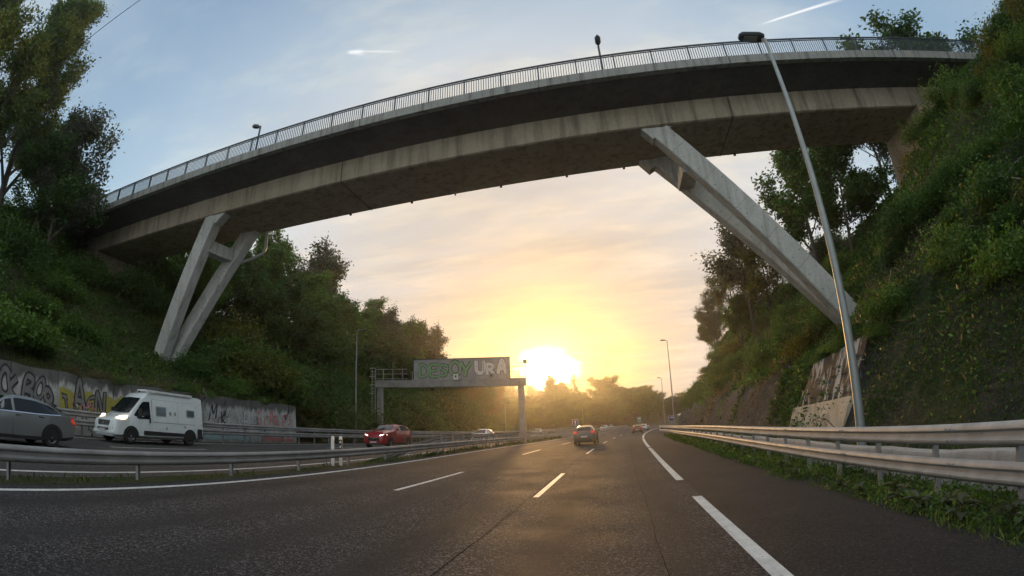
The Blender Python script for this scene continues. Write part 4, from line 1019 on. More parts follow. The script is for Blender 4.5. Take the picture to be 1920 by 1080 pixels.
while n < 140:                                   # left bank
    Y = random.choice([random.uniform(2, 34), random.uniform(26, 70), random.uniform(26, 112)]); t_ = -random.choice([random.uniform(25.5, 33), random.uniform(29, 46)])
    x = float(Xc(Y)) + t_
    if not clear_of_legs(x, Y): continue
    if Y < 25.5 and -31.5 < t_ < -25 and random.random() < .45: continue     # open grass above the wall and before the leg
    if 18 < Y < 24 and -33 < t_ < -25: continue
    s = random.uniform(.9, 1.8) * (1.8 if Y > 30 else 1.3); k = random.choice(['mid1', 'dark2', 'dark1', 'dark2', 'dark1', 'mid2', 'yel'])
    shrub(k, x, Y, gz_at(x, Y) - .2, s, KN[k] + ' shrub on the left bank ' + zone(Y), 'shrubs on the left bank'); n += 1
for i in range(14):                              # trailing growth on the wall top
    Y = random.uniform(12, 32); p = wallpt(Y, 3.4)
    shrub(random.choice(['mid2', 'dark2', 'dry', 'mid1']), p.x - .35, Y, p.z - .05, random.uniform(.3, .6), 'creeper hanging over the top of the graffiti wall', 'creepers on the wall top')

# ---- ground cover: ivy, grass, dead stalks
def cover(name, hf, tlo, thi, ylo, yhi, n, size, m, label, dens, elong=1.8, lift=.25, seed=1, upd=None, ypow=1.):
    r = np.random.default_rng(seed); t_ = r.uniform(tlo, thi, n); Y = ylo + (yhi - ylo) * r.uniform(0, 1, n) ** ypow
    keep = dens(t_, Y) > r.uniform(0, 1, n); t_, Y = t_[keep], Y[keep]
    C = np.stack([Xc(Y) + t_, Y, hf(t_, Y) + r.uniform(0, 1, len(Y)) ** 2 * lift], 1)
    tint = np.clip(.45 + .9 * fbm(t_, Y, seed + 2, 4, .6), 0, 1)
    sz = size * (1 + np.clip(Y - 12, 0, 60) / 30) * np.exp(r.normal(0, .28, len(Y))) * np.where(Y < 15, .8, 1.)
    d = None
    if upd is not None: d = np.tile(np.array([[0, 0, upd]]), (len(Y), 1))
    V, F, tt = leaf_quads(C, sz, r, elong, .2, tint, d)
    return tag(link(name, mesh_np(name, V, F, m, tt)), label, kind='stuff')
den_r = lambda t_, Y: np.clip(1 - rockiness(t_, Y) * 1.15, 0.02, 1) * np.clip((t_ - 7.7) / .8, 0, 1) * (.35 + .65 * (fbm(t_, Y, 21, 3, .5) > -.1))
cover('ivy', hright, 7.6, 22, 0, 40, 210000, .10, M['leaf_d'], 'ivy and creepers covering the right cutting', den_r, seed=31, lift=.3, ypow=1.4)
cover('rock_creeper', hright, 7.7, 10.6, 1, 15.9, 60000, .055, M['leaf_d'], 'creepers clinging to the near rock face', lambda t_, Y: .15 + .85 * (fbm(t_ * 2, Y, 51, 4, .55) > -.08), seed=43, lift=.12)
cover('rock_grass', hright, 7.6, 11, 1, 15.9, 8000, .2, M['dry'], 'dry stalks hanging on the near rock face', lambda t_, Y: (fbm(t_, Y, 52, 3, .5) > .0) * 1., elong=9., seed=44, lift=.1, upd=-.3)
cover('undergrowth', hright, 7.8, 26, 0, 100, 120000, .12, M['leaf'], 'green undergrowth on the right cutting', den_r, seed=32, lift=.4, ypow=1.3)
cover('dead_stalks', hright, 7.8, 18, -2, 60, 16000, .26, M['dry'], 'dry grass and dead stalks on the right cutting', lambda t_, Y: (fbm(t_, Y, 41, 3, .4) > .05) * 1., elong=9., seed=33, lift=.15, upd=.5)
den_l = lambda t_, Y: (.45 + .55 * (fbm(t_, Y, 22, 3, .4) > -.15))
cover('bank_grass', hleft, -36, -24.7, -2, 60, 90000, .16, M['grass'], 'rough grass on the left bank above the wall', den_l, elong=5., seed=34, lift=.12, upd=.8)
cover('bank_undergrowth', hleft, -48, -25.5, 2, 110, 90000, .16, M['leaf_d'], 'dark undergrowth on the left bank', den_l, seed=35, lift=.5)
cover('bank_dry_grass', hleft, -34, -24.7, 2, 60, 14000, .28, M['dry'], 'dry grass patches on the left bank', lambda t_, Y: (fbm(t_, Y, 42, 3, .35) > .12) * 1., elong=9., seed=36, lift=.1, upd=.6)
den_v = lambda t_, Y: np.clip(.25 + .9 * (fbm(t_, Y, 23, 3, .9) + .35), 0, 1) * np.clip((t_ - 3.95 - .3 * fbm(t_ * 0, Y, 24, 2, .5)) / .35, 0, 1)
cover('verge_grass', hright, 3.8, 5.9, 1.5, 60, 50000, .095, M['grass'], 'green grass and weeds under the right barrier', den_v, elong=5.5, seed=37, lift=.05, upd=1.2, ypow=1.7)
cover('verge_weeds', hright, 4.1, 5.9, 1.5, 50, 26000, .075, M['leaf'], 'low leafy weeds under the right barrier', den_v, elong=1.6, seed=38, lift=.28, ypow=1.8)
cover('gutter_grass', hright, 6.2, 7.9, 0, 50, 12000, .16, M['grass'], 'grass growing in the gutter below the rock', lambda t_, Y: t_ * 0 + .8, elong=5., seed=39, lift=.05, upd=1.)
zmed = lambda t_, Y: zg(t_) + zd(Y) - .01
cover('median_grass', zmed, -10.25, -9.55, 0, 70, 5500, .10, M['leaf_d'], 'tufts of grass along the median strip', lambda t_, Y: (fbm(t_, Y, 44, 3, .8) > .0) * 1., elong=5., seed=40, lift=.03, upd=1.)

# broad leaved weeds at the shoulder's edge
def weed_mesh(seed):
    r = np.random.default_rng(seed); V, F, t = [], [], []
    for k in range(16):
        a = r.uniform(0, 6.28); up = r.uniform(.15, 1.1); L = r.uniform(.14, .30); w = L * .36; n = 5; d = np.array([math.cos(a) * math.cos(up), math.sin(a) * math.cos(up), math.sin(up)]); s = np.array([-math.sin(a), math.cos(a), 0]); b = len(V)
        st = np.array([0, 0, r.uniform(0, .22)])
        for i in range(n + 1):
            u = i / n; p = st + d * L * u + np.array([0, 0, -.5 * L * u * u]); ww = w * math.sin(math.pi * min(u * .92 + .08, 1)) * (1 + .25 * (i % 2)); V += [p - s * ww / 2, p + np.array([0, 0, -.02]), p + s * ww / 2]
        tt = r.uniform(.3, 1); t += [tt] * (3 * (n + 1))
        for i in range(n):
            q = b + 3 * i; F += [(q, q + 1, q + 4, q + 3), (q + 1, q + 2, q + 5, q + 4)]
    return mesh_np('weed', V, F, M['leaf_g'], t)
WM = [weed_mesh(s) for s in (1, 2, 3)]
for i, (Y, t_) in enumerate([(4.6, 4.55), (5.1, 4.75), (5.6, 4.35), (6.1, 4.5), (6.6, 4.3), (7.3, 4.45), (7.9, 4.65), (8.6, 4.35), (9.6, 4.4), (10.8, 4.5), (12.1, 4.35), (13.6, 4.5), (16, 4.4), (18.5, 4.6)]):
    o = link('weed', WM[i % 3]); z = float(hright(np.array([t_]), np.array([Y]))[0]); o.location = (float(Xc(Y)) + t_, Y, z); o.rotation_euler = (0, 0, i * 1.7); s = random.uniform(.8, 1.35); o.scale = (s, s, s)
    tag(o, 'broad leaved grey green weed at the edge of the hard shoulder', 'weed', 'weeds at the shoulder edge')
for i in range(12):
    R_ = random.Random(70 + i); Y = R_.uniform(6, 19); t_ = R_.uniform(8.6, 14); x = float(Xc(Y)) + t_; p0 = Vector((x - .15, Y, gz_at(x, Y) + .1)); mb = MB(); pts = [p0]; d = Vector((-.35, R_.uniform(-.8, .8), R_.uniform(-.9, .6)))
    for k in range(6): d = d + Vector((R_.gauss(0, .12), R_.gauss(0, .25), -.12)); pts.append(pts[-1] + d.normalized() * R_.uniform(.12, .26))
    mb.tube(pts, [.022, .02, .017, .014, .011, .008, .004], 5); mb.build('dead_branch', M['deadwood'], None, rad(60), label='pale dead branch hanging on the right cutting', cat='branch', group='dead branches on the right cutting')
# overhead cable above the left bank
mb = MB(); pts = []
for i in range(25):
    u = i / 24; pts.append((-140 + 210 * u, 12.5, 12.55 + 29.85 * u - .2 * u * (1 - u)))
mb.tube(pts, .024, 5); mb.build('overhead_cable', M['black'], None, label='single dark overhead cable crossing the sky at upper left', cat='cable')

# ------------------------------------------------------------------ vehicles
class Car:
    """stations front to rear: (x, half width, z bottom, z belt, half width at top, z top)"""
    def __init__(s, st, root, paint):
        s.st = np.array(st, float); s.root = root; s.paint = paint
    def at(s, x):
        xs = s.st[::-1, 0]; return [float(np.interp(x, xs, s.st[::-1, k])) for k in range(1, 6)]
    def y(s, x, z):
        w, zb, zl, wr, zt = s.at(x)
        if z <= zl: return w * (1 - .035 * max(0, (z - (zb + zl) / 2) / max(zl - (zb + zl) / 2, .01)))
        return .965 * w + (wr - .965 * w) * min((z - zl) / max(zt - .05 - zl, .02), 1)
    def body(s):
        mb = MB(); n = 8; xs = []
        S = s.st; fine = []
        for i in range(len(S) - 1):
            for k in range(3): fine.append(S[i] + (S[i + 1] - S[i]) * k / 3)
        fine.append(S[-1]); V = []
        for x, w, zb, zl, wr, zt in fine:
            h = [(0, zb), (.8 * w, zb), (.985 * w, zb + .12), (w, (zb + zl) / 2), (.965 * w, zl), (wr, zt - .05), (wr - .09, zt - .005), (0, zt + .015)]
            V.append([(x, y, z) for y, z in h] + [(x, -y, z) for y, z in h[-2:0:-1]])
        m = len(V[0]); F = []
        for i in range(len(V) - 1):
            for k in range(m): F.append((i * m + k, i * m + (k + 1) % m, (i + 1) * m + (k + 1) % m, (i + 1) * m + k))
        F += [tuple(range(m)), tuple((len(V) - 1) * m + k for k in range(m))[::-1]]
        mb.add([p for r in V for p in r], F); o = mb.build('body', s.paint, s.root, rad(38)); return o
    def side(s, name, poly, m, eps=.006, both=True, parent=None):
        out = []
        for sg in ((1, -1) if both else (1,)):
            mb = MB(); c = Vector((sum(p[0] for p in poly) / len(poly), 0, sum(p[1] for p in poly) / len(poly)))
            V = [(x, sg * (s.y(x, z) + eps), z) for x, z in poly] + [(c.x, sg * (s.y(c.x, c.z) + eps + .004), c.z)]
            n = len(poly); mb.add(V, [(i, (i + 1) % n, n) for i in range(n)]); out.append(mb.build(name, m, parent or s.root, rad(60)))
        return out
    def strip(s, name, x0, x1, lo, hi, m, eps=.008, nx=10, nz=4):
        for sg in (1, -1):
            V = []; F = []
            for i in range(nx + 1):
                x = x0 + (x1 - x0) * i / nx; a, b = lo(x), max(hi(x), lo(x) + .004)
                for j in range(nz + 1): z = a + (b - a) * j / nz; V.append((x, sg * (s.y(x, z) + eps), z))
            q = nz + 1
            for i in range(nx):
                for j in range(nz): F.append((i * q + j, (i + 1) * q + j, (i + 1) * q + j + 1, i * q + j + 1))
            MB().add(V, F).build(name, m, s.root, rad(60))
    def box(s, name, c, d, m, parent=None, bev=.015):
        mb = MB(); mb.box(c, d); o = mb.build(name, m, parent or s.root); 
        if bev: bevel(o, min(bev, min(d) * .45), 2)
        return o
    def quad(s, name, pts, m, parent=None):
        mb = MB(); mb.add(pts, [tuple(range(len(pts)))]); return mb.build(name, m, parent or s.root)
    def arch(s, x, r, zc):
        poly = [(x + r * math.cos(a), max(zc + r * math.sin(a), s.at(x)[1] + .02)) for a in [math.pi * k / 12 - .25 for k in range(0, 15)]]
        return s.side('wheel_arch', poly, M['black'], .008)
    def wheel(s, x, r, w, yc, spokes=5, rimm=None):
        for sg in (1, -1):
            mb = MB(); prof = [(.62, -w / 2 + .01), (.9, -w / 2), (1, -w / 2 + .04), (1, w / 2 - .04), (.9, w / 2), (.62, w / 2 - .01)]; k = 24; V = []
            for i in range(k):
                a = 2 * math.pi * i / k; V += [(r * q * math.cos(a), y, r * q * math.sin(a)) for q, y in prof]
            n = len(prof); F = [(i * n + j, ((i + 1) % k) * n + j, ((i + 1) % k) * n + (j + 1) % n, i * n + (j + 1) % n) for i in range(k) for j in range(n)]
            mb.add(V, F); o = mb.build('wheel', M['rubber'], s.root, rad(40)); o.location = (x, sg * yc, r)
            rb = MB()
            rb.tube([(0, -.02 * sg, 0), (0, sg * (w / 2 - .05), 0)], r * .62, 18); d_ = rb.build('rim_dish', M['black'], o, rad(40))
            sp = MB(); yo = sg * (w / 2 - .03)
            for i in range(spokes):
                a = 2 * math.pi * i / spokes + .3; sp.bar((0, yo, 0), (r * .6 * math.cos(a), yo, r * .6 * math.sin(a)), .035, r * .16, (math.sin(a), 0, -math.cos(a)))
            ring = [(r * .6 * math.cos(2 * math.pi * i / 20), yo, r * .6 * math.sin(2 * math.pi * i / 20)) for i in range(21)]
            sp.tube(ring, r * .045, 5, False); sp.tube([(0, yo - .02, 0), (0, yo + .025, 0)], r * .13, 8); sp.build('rim', rimm or M['rim'], o, rad(40))

M['tail'] = emit('tail_light', (1, .06, .03), .16, (.4, .02, .02)); M['tail_off'] = simple('tail_lens', (.28, .012, .012), (.2, .01, .01), 3, .2)
M['head'] = emit('head_light', (1, .95, .85), 4.); M['headwarm'] = emit('head_light_warm', (1, .72, .45), 1.3); M['lens'] = simple('clear_lens', (.5, .52, .54), None, rough=.1, spec=.9)
M['plate'] = simple('number_plate', (.62, .62, .60), (.5, .5, .48), 8, .5)
P_SILVER = carpaint('paint_silver_grey', (.20, .215, .215), .2); P_WHITE = carpaint('paint_white', (.74, .77, .76), .0); P_RED = carpaint('paint_deep_red', (.36, .012, .025), .25)
P_GREY = carpaint('paint_taupe', (.075, .073, .07), .2); P_DARK = carpaint('paint_dark_red', (.09, .02, .02), .3); P_BEIGE = carpaint('paint_champagne', (.42, .40, .36), .4); P_VAN = carpaint('paint_camper_white', (.78, .84, .84), .0)

def hatch(name, label, X, Y, h, heading, paint, L=4.2, H=1.48, W=.88, style='hatch', lit=True, group=None, roofpaint=None, plate=True, wheels=True):
    root = empty(name, (X, Y, h), heading, label, 'car', group); l = L / 2; k = H / 1.48
    if style == 'suv':
        prof = [(1., .70, .34, .60, .56, .66), (.965, .80, .27, .78, .62, .84), (.90, .97, .25, .93, .74, 1.0), (.5, 1., .25, 1.02, .76, 1.08), (.40, 1., .25, 1.05, .76, 1.13), (.08, 1., .25, 1.06, .66, 1.43), (-.08, 1., .25, 1.06, .65, 1.48), (-.5, 1., .25, 1.07, .65, 1.47), (-.78, .99, .26, 1.08, .64, 1.40), (-.92, .97, .28, 1.06, .66, 1.16), (-.98, .92, .32, .95, .7, 1.02), (-1., .82, .4, .8, .62, .86)]
    elif style == 'fastback':
        prof = [(1., .68, .30, .54, .54, .60), (.97, .80, .22, .66, .64, .72), (.88, .97, .2, .80, .76, .86), (.48, 1., .19, .93, .78, .98), (.38, 1., .19, .95, .76, 1.02), (.10, 1., .19, .97, .64, 1.40), (-.06, 1., .19, .975, .63, 1.48), (-.35, 1., .19, .98, .62, 1.465), (-.60, 1., .2, 1.0, .60, 1.36), (-.84, .98, .22, 1.02, .66, 1.10), (-.95, .95, .26, .98, .74, 1.04), (-.99, .88, .30, .86, .7, .92), (-1., .80, .36, .74, .62, .8)]
    elif style == 'mpv':
        prof = [(1., .70, .30, .56, .56, .62), (.97, .82, .22, .70, .64, .76), (.86, .98, .2, .84, .74, .92), (.6, 1., .19, .93, .76, 1.0), (.5, 1., .19, .95, .76, 1.06), (.16, 1., .19, .97, .68, 1.42), (-.05, 1., .19, .98, .67, 1.48), (-.55, 1., .2, 1., .66, 1.46), (-.84, .99, .22, 1.0, .64, 1.38), (-.93, .98, .24, .98, .68, 1.1), (-.985, .94, .28, .90, .74, .95), (-1., .86, .34, .76, .68, .84)]
    else:
        prof = [(1., .68, .30, .54, .54, .60), (.97, .80, .22, .66, .64, .72), (.86, .97, .2, .80, .74, .88), (.50, 1., .19, .92, .76, .97), (.42, 1., .19, .94, .76, 1.01), (.12, 1., .19, .96, .65, 1.40), (-.04, 1., .19, .965, .64, 1.48), (-.45, 1., .19, .975, .63, 1.46), (-.74, .99, .2, .99, .62, 1.37), (-.93, .97, .23, .98, .66, 1.04), (-.985, .92, .28, .88, .7, .94), (-1., .84, .34, .74, .64, .82)]
    st = [(x * l, w * W, zb, zl * k, wr * W, zt * k) for x, w, zb, zl, wr, zt in prof]
    c = Car(st, root, paint); c.body(); zk = k
    xa, xt, xr, xg = prof[4][0] * l, prof[5][0] * l, prof[-4][0] * l, prof[-3][0] * l
    g = M['glass']
    # windscreen, rear window
    def cap(name, i0, i1, m, f0=.9, f1=.97):
        a, b = st[i0], st[i1]; off = .012; sx = 1 if b[5] > a[5] else -1
        d = Vector((b[0] - a[0], 0, b[5] - a[5])).normalized(); nrm = Vector((d.z, 0, -d.x)); nrm = nrm if nrm.z > 0 else -nrm
        A = [(a[0], a[4] * f0), (b[0], (b[4] - .03) * f1)]
        p = [Vector((a[0], a[4] * f0, a[5] + .01)), Vector((a[0], -a[4] * f0, a[5] + .01)), Vector((b[0], -(b[4] - .05) * f1, b[5] - .01)), Vector((b[0], (b[4] - .05) * f1, b[5] - .01))]
        mid0 = (p[0] + p[1]) / 2 + nrm * .028; mid1 = (p[2] + p[3]) / 2 + nrm * .02
        p = [q + nrm * off for q in p]; mb = MB(); mb.add([p[0], mid0, p[1], p[2], mid1, p[3]], [(0, 1, 4, 5), (1, 2, 3, 4)]); return mb.build(name, m, root, rad(60))
    cap('windscreen', 4, 5, g, .92, 1.0)
    ri = {'hatch': (9, 8), 'mpv': (9, 8), 'suv': (9, 8), 'fastback': (9, 8)}[style]; cap('rear_window', ri[0], ri[1], g)
    # side windows
    zb_ = 1.0 * zk
    zr_ = 1.385 * zk
    xs_f, xs_r = xt + .02, st[ri[1]][0]
    def zroof(x): return c.at(x)[4] - .09
    def zbelt(x): return c.at(x)[2] + .03
    xf = xa - .16; xb1 = -.02 * l; xb0 = .02 * l; xe = st[ri[1]][0] - (.28 if style == 'fastback' else .0)
    arc = lambda x: min(zroof(x), zbelt(x) + max(0., (x - xe)) ** .7 * .62)
    rake = lambda x: min(zroof(x), zbelt(x) + max(0., (xf - x)) * .62 + .02)
    c.strip('side_window', xf, xb0, zbelt, rake, g); c.strip('side_window', xb1, xe, zbelt, arc, g)
    c.strip('window_trim', xf + .03, xe - .03, lambda x: zbelt(x) - .035, lambda x: zbelt(x) - .008, M['chrome'] if style == 'fastback' else M['black'], .01, 10, 1)
    c.side('door_seam', [(xb0 - .03, .32), (xb0 - .03, zbelt(xb0)), (xb0 - .045, zbelt(xb0)), (xb0 - .045, .32)], M['black'], .004)
    c.side('door_seam', [(xf - .05, .36), (xf - .05, zbelt(xf) - .02), (xf - .065, zbelt(xf) - .02), (xf - .065, .36)], M['black'], .004)
    c.side('sill_trim', [(l * .55, .21), (l * .55, .30), (-l * .5, .30), (-l * .5, .21)], M['black'], .006)
    for x in (xb0 - .3, xe + .62): c.side('door_handle', [(x, zbelt(x) - .13), (x, zbelt(x) - .10), (x + .2, zbelt(x) - .10), (x + .2, zbelt(x) - .13)], M['chrome'] if style == 'fastback' else paint, .022)
    # wheels
    R = .335 if style != 'suv' else .36; xw = l * .62
    for x in (xw, -xw + .06):
        c.arch(x, R + .07, R)
        if wheels: c.wheel(x, R, .22, W - .10)
    for sg in (1, -1):
        mb = MB(); xm = xf - .12; zm = zbelt(xm) + .08; mb.box((xm, sg * (W + .10), zm), (.12, .2, .14)); bevel(mb.build('wing_mirror', paint, root), .03)
        # head and tail lamps
        f = st[1]; mb = MB(); x0 = f[0] - .02; zl_ = (.66 if style != 'suv' else .80) * zk
        mb.prism([(x0 + .035, sg * W * .50, zl_ - .05), (x0 - .04, sg * W * .80, zl_ - .05), (x0 - .26, sg * W * .955, zl_ + .01), (x0 - .26, sg * W * .93, zl_ + .09), (x0 - .06, sg * W * .78, zl_ + .07), (x0 + .02, sg * W * .52, zl_ + .02)], (0.018, sg * .012, .006))
        mb.build('headlight', lit if not isinstance(lit, bool) else (M['head'] if lit else M['lens']), root)
        rx = st[-2][0]; zt_ = {'hatch': .92, 'mpv': 1.0, 'suv': 1.0, 'fastback': .86}[style] * zk
        mb = MB(); mb.prism([(rx - .03, sg * W * .58, zt_ - .10), (rx - .02, sg * W * .86, zt_ - .13), (rx + .22, sg * W * .985, zt_ - .03), (rx + .2, sg * W * .965, zt_ + .1), (rx + .03, sg * W * .80, zt_ + .12), (rx - .0, sg * W * .62, zt_ + .06)], (-.03, sg * .014, .0))
        mb.build('tail_light', M['tail'] if lit is True else M['tail_off'], root)
    f0, r0 = st[0][0], st[-1][0]
    gr = c.box('grille', (f0 - .03, 0, .50 * zk + (.08 if style == 'suv' else 0)), (.1, W * 1.0, .2), M['black']); c.box('lower_intake', (f0 - .04, 0, .30), (.1, W * 1.2, .10), M['black'])
    c.box('front_plate', (f0 + .03, 0, .43), (.02, .5, .11), M['plate'], bev=0)
    c.box('rear_plate', (r0 - .015, 0, .66 * zk), (.02, .5, .11), M['plate'], bev=0)
    c.box('rear_bumper_trim', (r0 + .02, 0, .38), (.1, W * 1.35, .16), M['black'])
    c.box('front_badge', (f0 + .022, 0, .60 * zk), (.02, .12, .08), M['chrome'], gr, .008)
    return root

def hd(Y, towards): a = math.atan(.001 * Y + .0044 * max(Y - 112, 0)); return (math.pi / 2 - a) + (math.pi if towards else 0)
def put(name, label, t_, Y, towards, paint, **k):
    p = road(t_, Y); return hatch(name, label, p.x, p.y, p.z + .005, hd(Y, towards), paint, **k)
put('car', 'silver grey hatchback cut off by the left edge of view', -17.35, 7.05, True, P_SILVER, L=4.78, H=1.50, W=.93, style='fastback', lit=True)
put('car', 'red crossover with lit headlights coming towards us', -16.5, 33.2, True, P_RED, L=4.55, H=1.67, W=.93, style='suv', lit=M['head'])
put('car', 'white oncoming car half hidden by the median barrier', -16.4, 55.5, True, P_WHITE, L=4.4, H=1.48, W=.9, lit=M['headwarm'])
put('car', 'pale oncoming car behind the gantry post', -16.4, 84, True, P_BEIGE, L=4.3, H=1.46, W=.88, lit=M['head'])
put('car', 'grey rounded hatchback driving ahead with red tail lights', -3.15, 41.5, False, P_GREY, L=4.0, H=1.56, W=.87, style='mpv')
put('car', 'white distant oncoming car on the bend', -13.0, 136, True, P_WHITE, L=4.3, H=1.46, W=.88, lit=M['head'])
put('car', 'beige distant oncoming car on the bend', -16.2, 152, True, P_BEIGE, L=4.3, H=1.46, W=.88, lit=M['head'])
put('car', 'dark red distant car ahead near the right edge line', .1, 91, False, P_DARK, L=4.3, H=1.5, W=.88, style='mpv')
put('car', 'white distant car ahead beside the right barrier', -.2, 121, False, P_WHITE, L=4.3, H=1.48, W=.88)

# camper van
def camper(X, Y, z, heading):
    root = empty('camper_van', (X, Y, z), heading, 'white camper van with high roof and dark windscreen in the oncoming lane', 'camper van')
    W = 1.02; st = [(2.78, .74, .34, .62, .60, .70), (2.72, .90, .27, .86, .74, .92), (2.60, .985, .25, 1.0, .82, 1.06), (2.12, 1.0, .25, 1.14, .86, 1.24), (1.92, 1.0, .25, 1.18, .86, 1.34), (1.22, 1.02, .25, 1.25, .82, 2.06), (.90, 1.02, .25, 1.25, .78, 2.32), (.55, 1.02, .25, 1.25, .78, 2.40), (-.6, 1.02, .25, 1.25, .79, 2.42), (-2.5, 1.02, .25, 1.25, .80, 2.42), (-2.66, 1.01, .28, 1.25, .79, 2.38), (-2.72, .98, .34, 1.2, .76, 2.28)]
    c = Car(st, root, P_VAN); c.body()
    # windscreen
    p = [(1.905, .80, 1.375), (1.905, -.80, 1.375), (1.235, -.74, 2.07), (1.235, .74, 2.07)]
    mb = MB(); nrm = Vector((.72, 0, .69)); V = [Vector(q) + nrm * .02 for q in p]; mid0 = Vector((1.99, 0, 1.375)) + nrm * .03; mid1 = Vector((1.30, 0, 2.09)) + nrm * .03
    mb.add([V[0], mid0, V[1], V[2], mid1, V[3]], [(0, 1, 4, 5), (1, 2, 3, 4)]); ws = mb.build('windscreen', M['glass'], root, rad(60))
    for s in (.3, -.35): MB().bar((1.95 + .05, s, 1.40), (1.62, s + .4, 1.73), .03, .03).build('wiper', M['black'], ws)
    # cab door window, door seams, handle
    c.side('cab_window', [(1.72, 1.27), (1.30, 1.80), (1.16, 1.93), (.78, 1.95), (.76, 1.22), (.80, 1.15), (1.45, 1.13)], M['glass'], .012)
    for a in (.66, 1.78): c.side('door_seam', [(a, .42), (a, 1.25 if a > 1 else 2.05), (a - .02, 1.25 if a > 1 else 2.05), (a - .02, .42)], M['black'], .005)
    c.side('door_seam', [(.64, 2.08), (.64, 2.095), (-2.6, 2.095), (-2.6, 2.08)], M['gpanel'], .005)
    c.side('door_seam', [(-.98, .45), (-.98, 2.05), (-.995, 2.05), (-.995, .45)], M['gpanel'], .005)
    c.side('body_crease', [(.62, 1.02), (.62, 1.05), (-2.62, 1.05), (-2.62, 1.02)], M['gpanel'], .004)
    c.side('door_handle', [(.74, .98), (.74, 1.2), (.84, 1.2), (.84, .98)], M['black'], .02)
    # framed living windows
    for a, b, zl, zh in ((.42, -.22, 1.34, 1.78), (-1.55, -2.1, 1.40, 1.76)):
        fr = c.side('living_window', [(a, zl), (a, zh), (b, zh), (b, zl)], M['gpanel'], .02)
        for o in fr: pass
        for o, sg in zip(fr, (1, -1)):
            mb = MB(); mb.add([(x, sg * (c.y(x, q) + .034), q) for x, q in ((a - .05, zl + .05), (a - .05, zh - .05), (b + .05, zh - .05), (b + .05, zl + .05))], [(0, 1, 2, 3)]); mb.build('pane', M['glass_grey'], o)
    for a in (-.42, -.72): c.side('vent_grille', [(a, 1.42), (a, 1.58), (a - .14, 1.58), (a - .14, 1.42)], M['gpanel'], .015)
    c.side('service_hatch', [(-.2, .72), (-.2, .84), (-.3, .84), (-.3, .72)], M['gpanel'], .012); c.side('filler_cap', [(-1.4, .85), (-1.4, .95), (-1.5, .95), (-1.5, .85)], M['gpanel'], .012)
    # black side rubbing strip, rear corner bumper
    c.side('side_moulding', [(1.15, .42), (1.15, .62), (-1.35, .58), (-1.35, .42)], M['black'], .025)
    c.side('corner_bumper', [(-2.28, .34), (-2.28, .84), (-2.62, .84), (-2.62, .34)], M['black'], .03)
    c.box('rear_bumper', (-2.74, 0, .48), (.12, 1.9, .3), M['black'])
    # wheels
    for x in (1.86, -1.78):
        c.arch(x, .44, .36); c.wheel(x, .35, .22, .91, 8, M['rim'] if x > 0 else M['lampdark'])
    # nose: lamps, grille, bumper, plate
    for sg in (1, -1):
        mb = MB(); mb.prism([(2.62, sg * .66, .98), (2.46, sg * .93, .98), (2.14, sg * .995, 1.08), (2.06, sg * .975, 1.22), (2.30, sg * .86, 1.20), (2.50, sg * .66, 1.10)], (.03, sg * .02, .025)); mb.build('headlight', M['headwarm'], root)
        mb = MB(); mb.box((1.52, sg * 1.19, 1.42), (.14, .2, .34)); bevel(mb.build('wing_mirror', M['black'], root), .05)
        mb = MB(); mb.box((2.735, sg * .66, .62), (.06, .24, .09)); mb.build('fog_light', M['lens'], root)
        mb = MB(); mb.box((-2.73, sg * .88, 1.15), (.05, .14, .5)); mb.build('tail_light', M['tail_off'], root)
    gr = c.box('grille', (2.735, 0, .83), (.09, .95, .26), M['lampdark'], bev=.03); c.box('badge', (2.787, 0, .84), (.02, .16, .12), M['chrome'], gr, .01)
    for z in (.75, .80, .87, .92): c.box('grille_bar', (2.785, 0, z), (.012, .9, .014), M['gsteel'], gr, 0)
    c.box('lower_bumper', (2.73, 0, .44), (.16, 1.72, .16), P_VAN, bev=.05); c.box('lower_intake', (2.79, 0, .575), (.06, .9, .1), M['black']); c.box('number_plate', (2.84, 0, .53), (.02, .52, .11), M['plate'], bev=0)
    # roof gear
    c.box('roof_awning', (-.5, .80, 2.44), (2.9, .14, .12), M['white']); c.box('roof_hatch', (.25, 0, 2.49), (.9, .7, .1), M['white'], bev=.04); c.box('roof_hatch', (-1.55, 0, 2.49), (.6, .6, .1), M['white'], bev=.04)
    c.box('roof_antenna', (.95, .2, 2.41), (.1, .05, .08), M['black'])
    return root
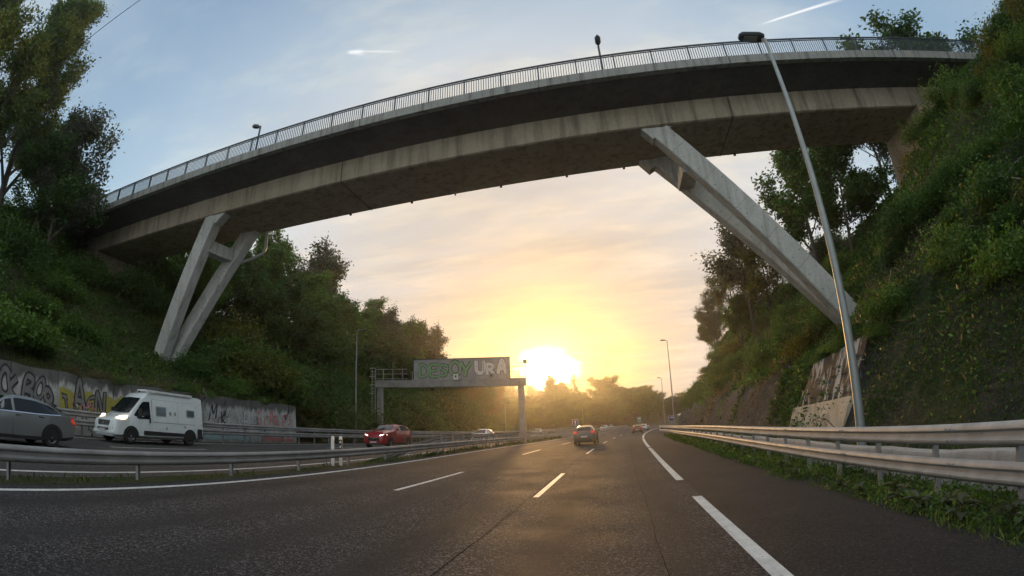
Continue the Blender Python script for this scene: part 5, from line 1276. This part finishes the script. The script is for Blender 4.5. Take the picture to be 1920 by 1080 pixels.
p = road(-21.15, 16.3); camper(p.x, p.y, p.z + .005, hd(16.3, True))

# ------------------------------------------------------------------ small far signs
M['blue'] = simple('sign_blue', (.06, .12, .30), (.05, .1, .26), 4, .4); M['green'] = simple('sign_green', (.10, .28, .2), (.12, .32, .24), 4, .4)
def sign(label, t_, Y, w, h, z, mname, mark):
    p = road(t_, Y); r = empty('road_sign', p, 0, label, 'road sign')
    MB().tube([(0, 0, -.3), (0, 0, z)], .05, 6).build('post', M['galv_old'], r)
    pl = MB().box((0, -.08, z), (w, .05, h)).build('plate', M[mname], r)
    mk = MB(); y = -.112
    if mark == 'arrow': mk.add([(x * w, y, z + q * h) for x, q in ((-.06, -.35), (.06, -.35), (.06, .1), (.2, .1), (0, .38), (-.2, .1), (-.06, .1))], [tuple(range(7))])
    else: mk.add([(x * w, y, z + q * h) for x, q in ((-.3, .1), (.3, .1), (.3, .3), (-.3, .3))], [(0, 1, 2, 3)]); 
    mk.build('symbol', M['white'], pl)
    MB().box((0, -.078, z), (w + .1, .04, h + .1)).build('border', M['white'], pl)
    return r
sign('small blue sign with a white arrow on the median ahead', -11.9, 96, 1.0, 1.1, 2.4, 'blue', 'arrow')
sign('small green and white sign beside the far bend', -9.0, 158, 1.1, 1.5, 2.4, 'green', 'bar')
sign('blue sign beside the far right barrier', 6.4, 88, 1.1, .9, 2.3, 'blue', 'bar')

# ------------------------------------------------------------------ haze in the valley
hz = MB(); hz.box((-30, 125, 25.5), (520, 400, 65)); 
hm = bpy.data.materials.new('haze'); hm.use_nodes = True; nt = hm.node_tree; nt.nodes.remove(nt.nodes['Principled BSDF'])
pv = nt.nodes.new('ShaderNodeVolumePrincipled'); pv.inputs['Color'].default_value = (.92, .93, .95, 1); pv.inputs['Density'].default_value = .00065; pv.inputs['Anisotropy'].default_value = .86
nt.links.new(pv.outputs[0], nt.nodes['Material Output'].inputs['Volume'])
HAZE = True
if HAZE: hz.build('haze', hm, None, kind='stuff', label='thin evening haze filling the valley')
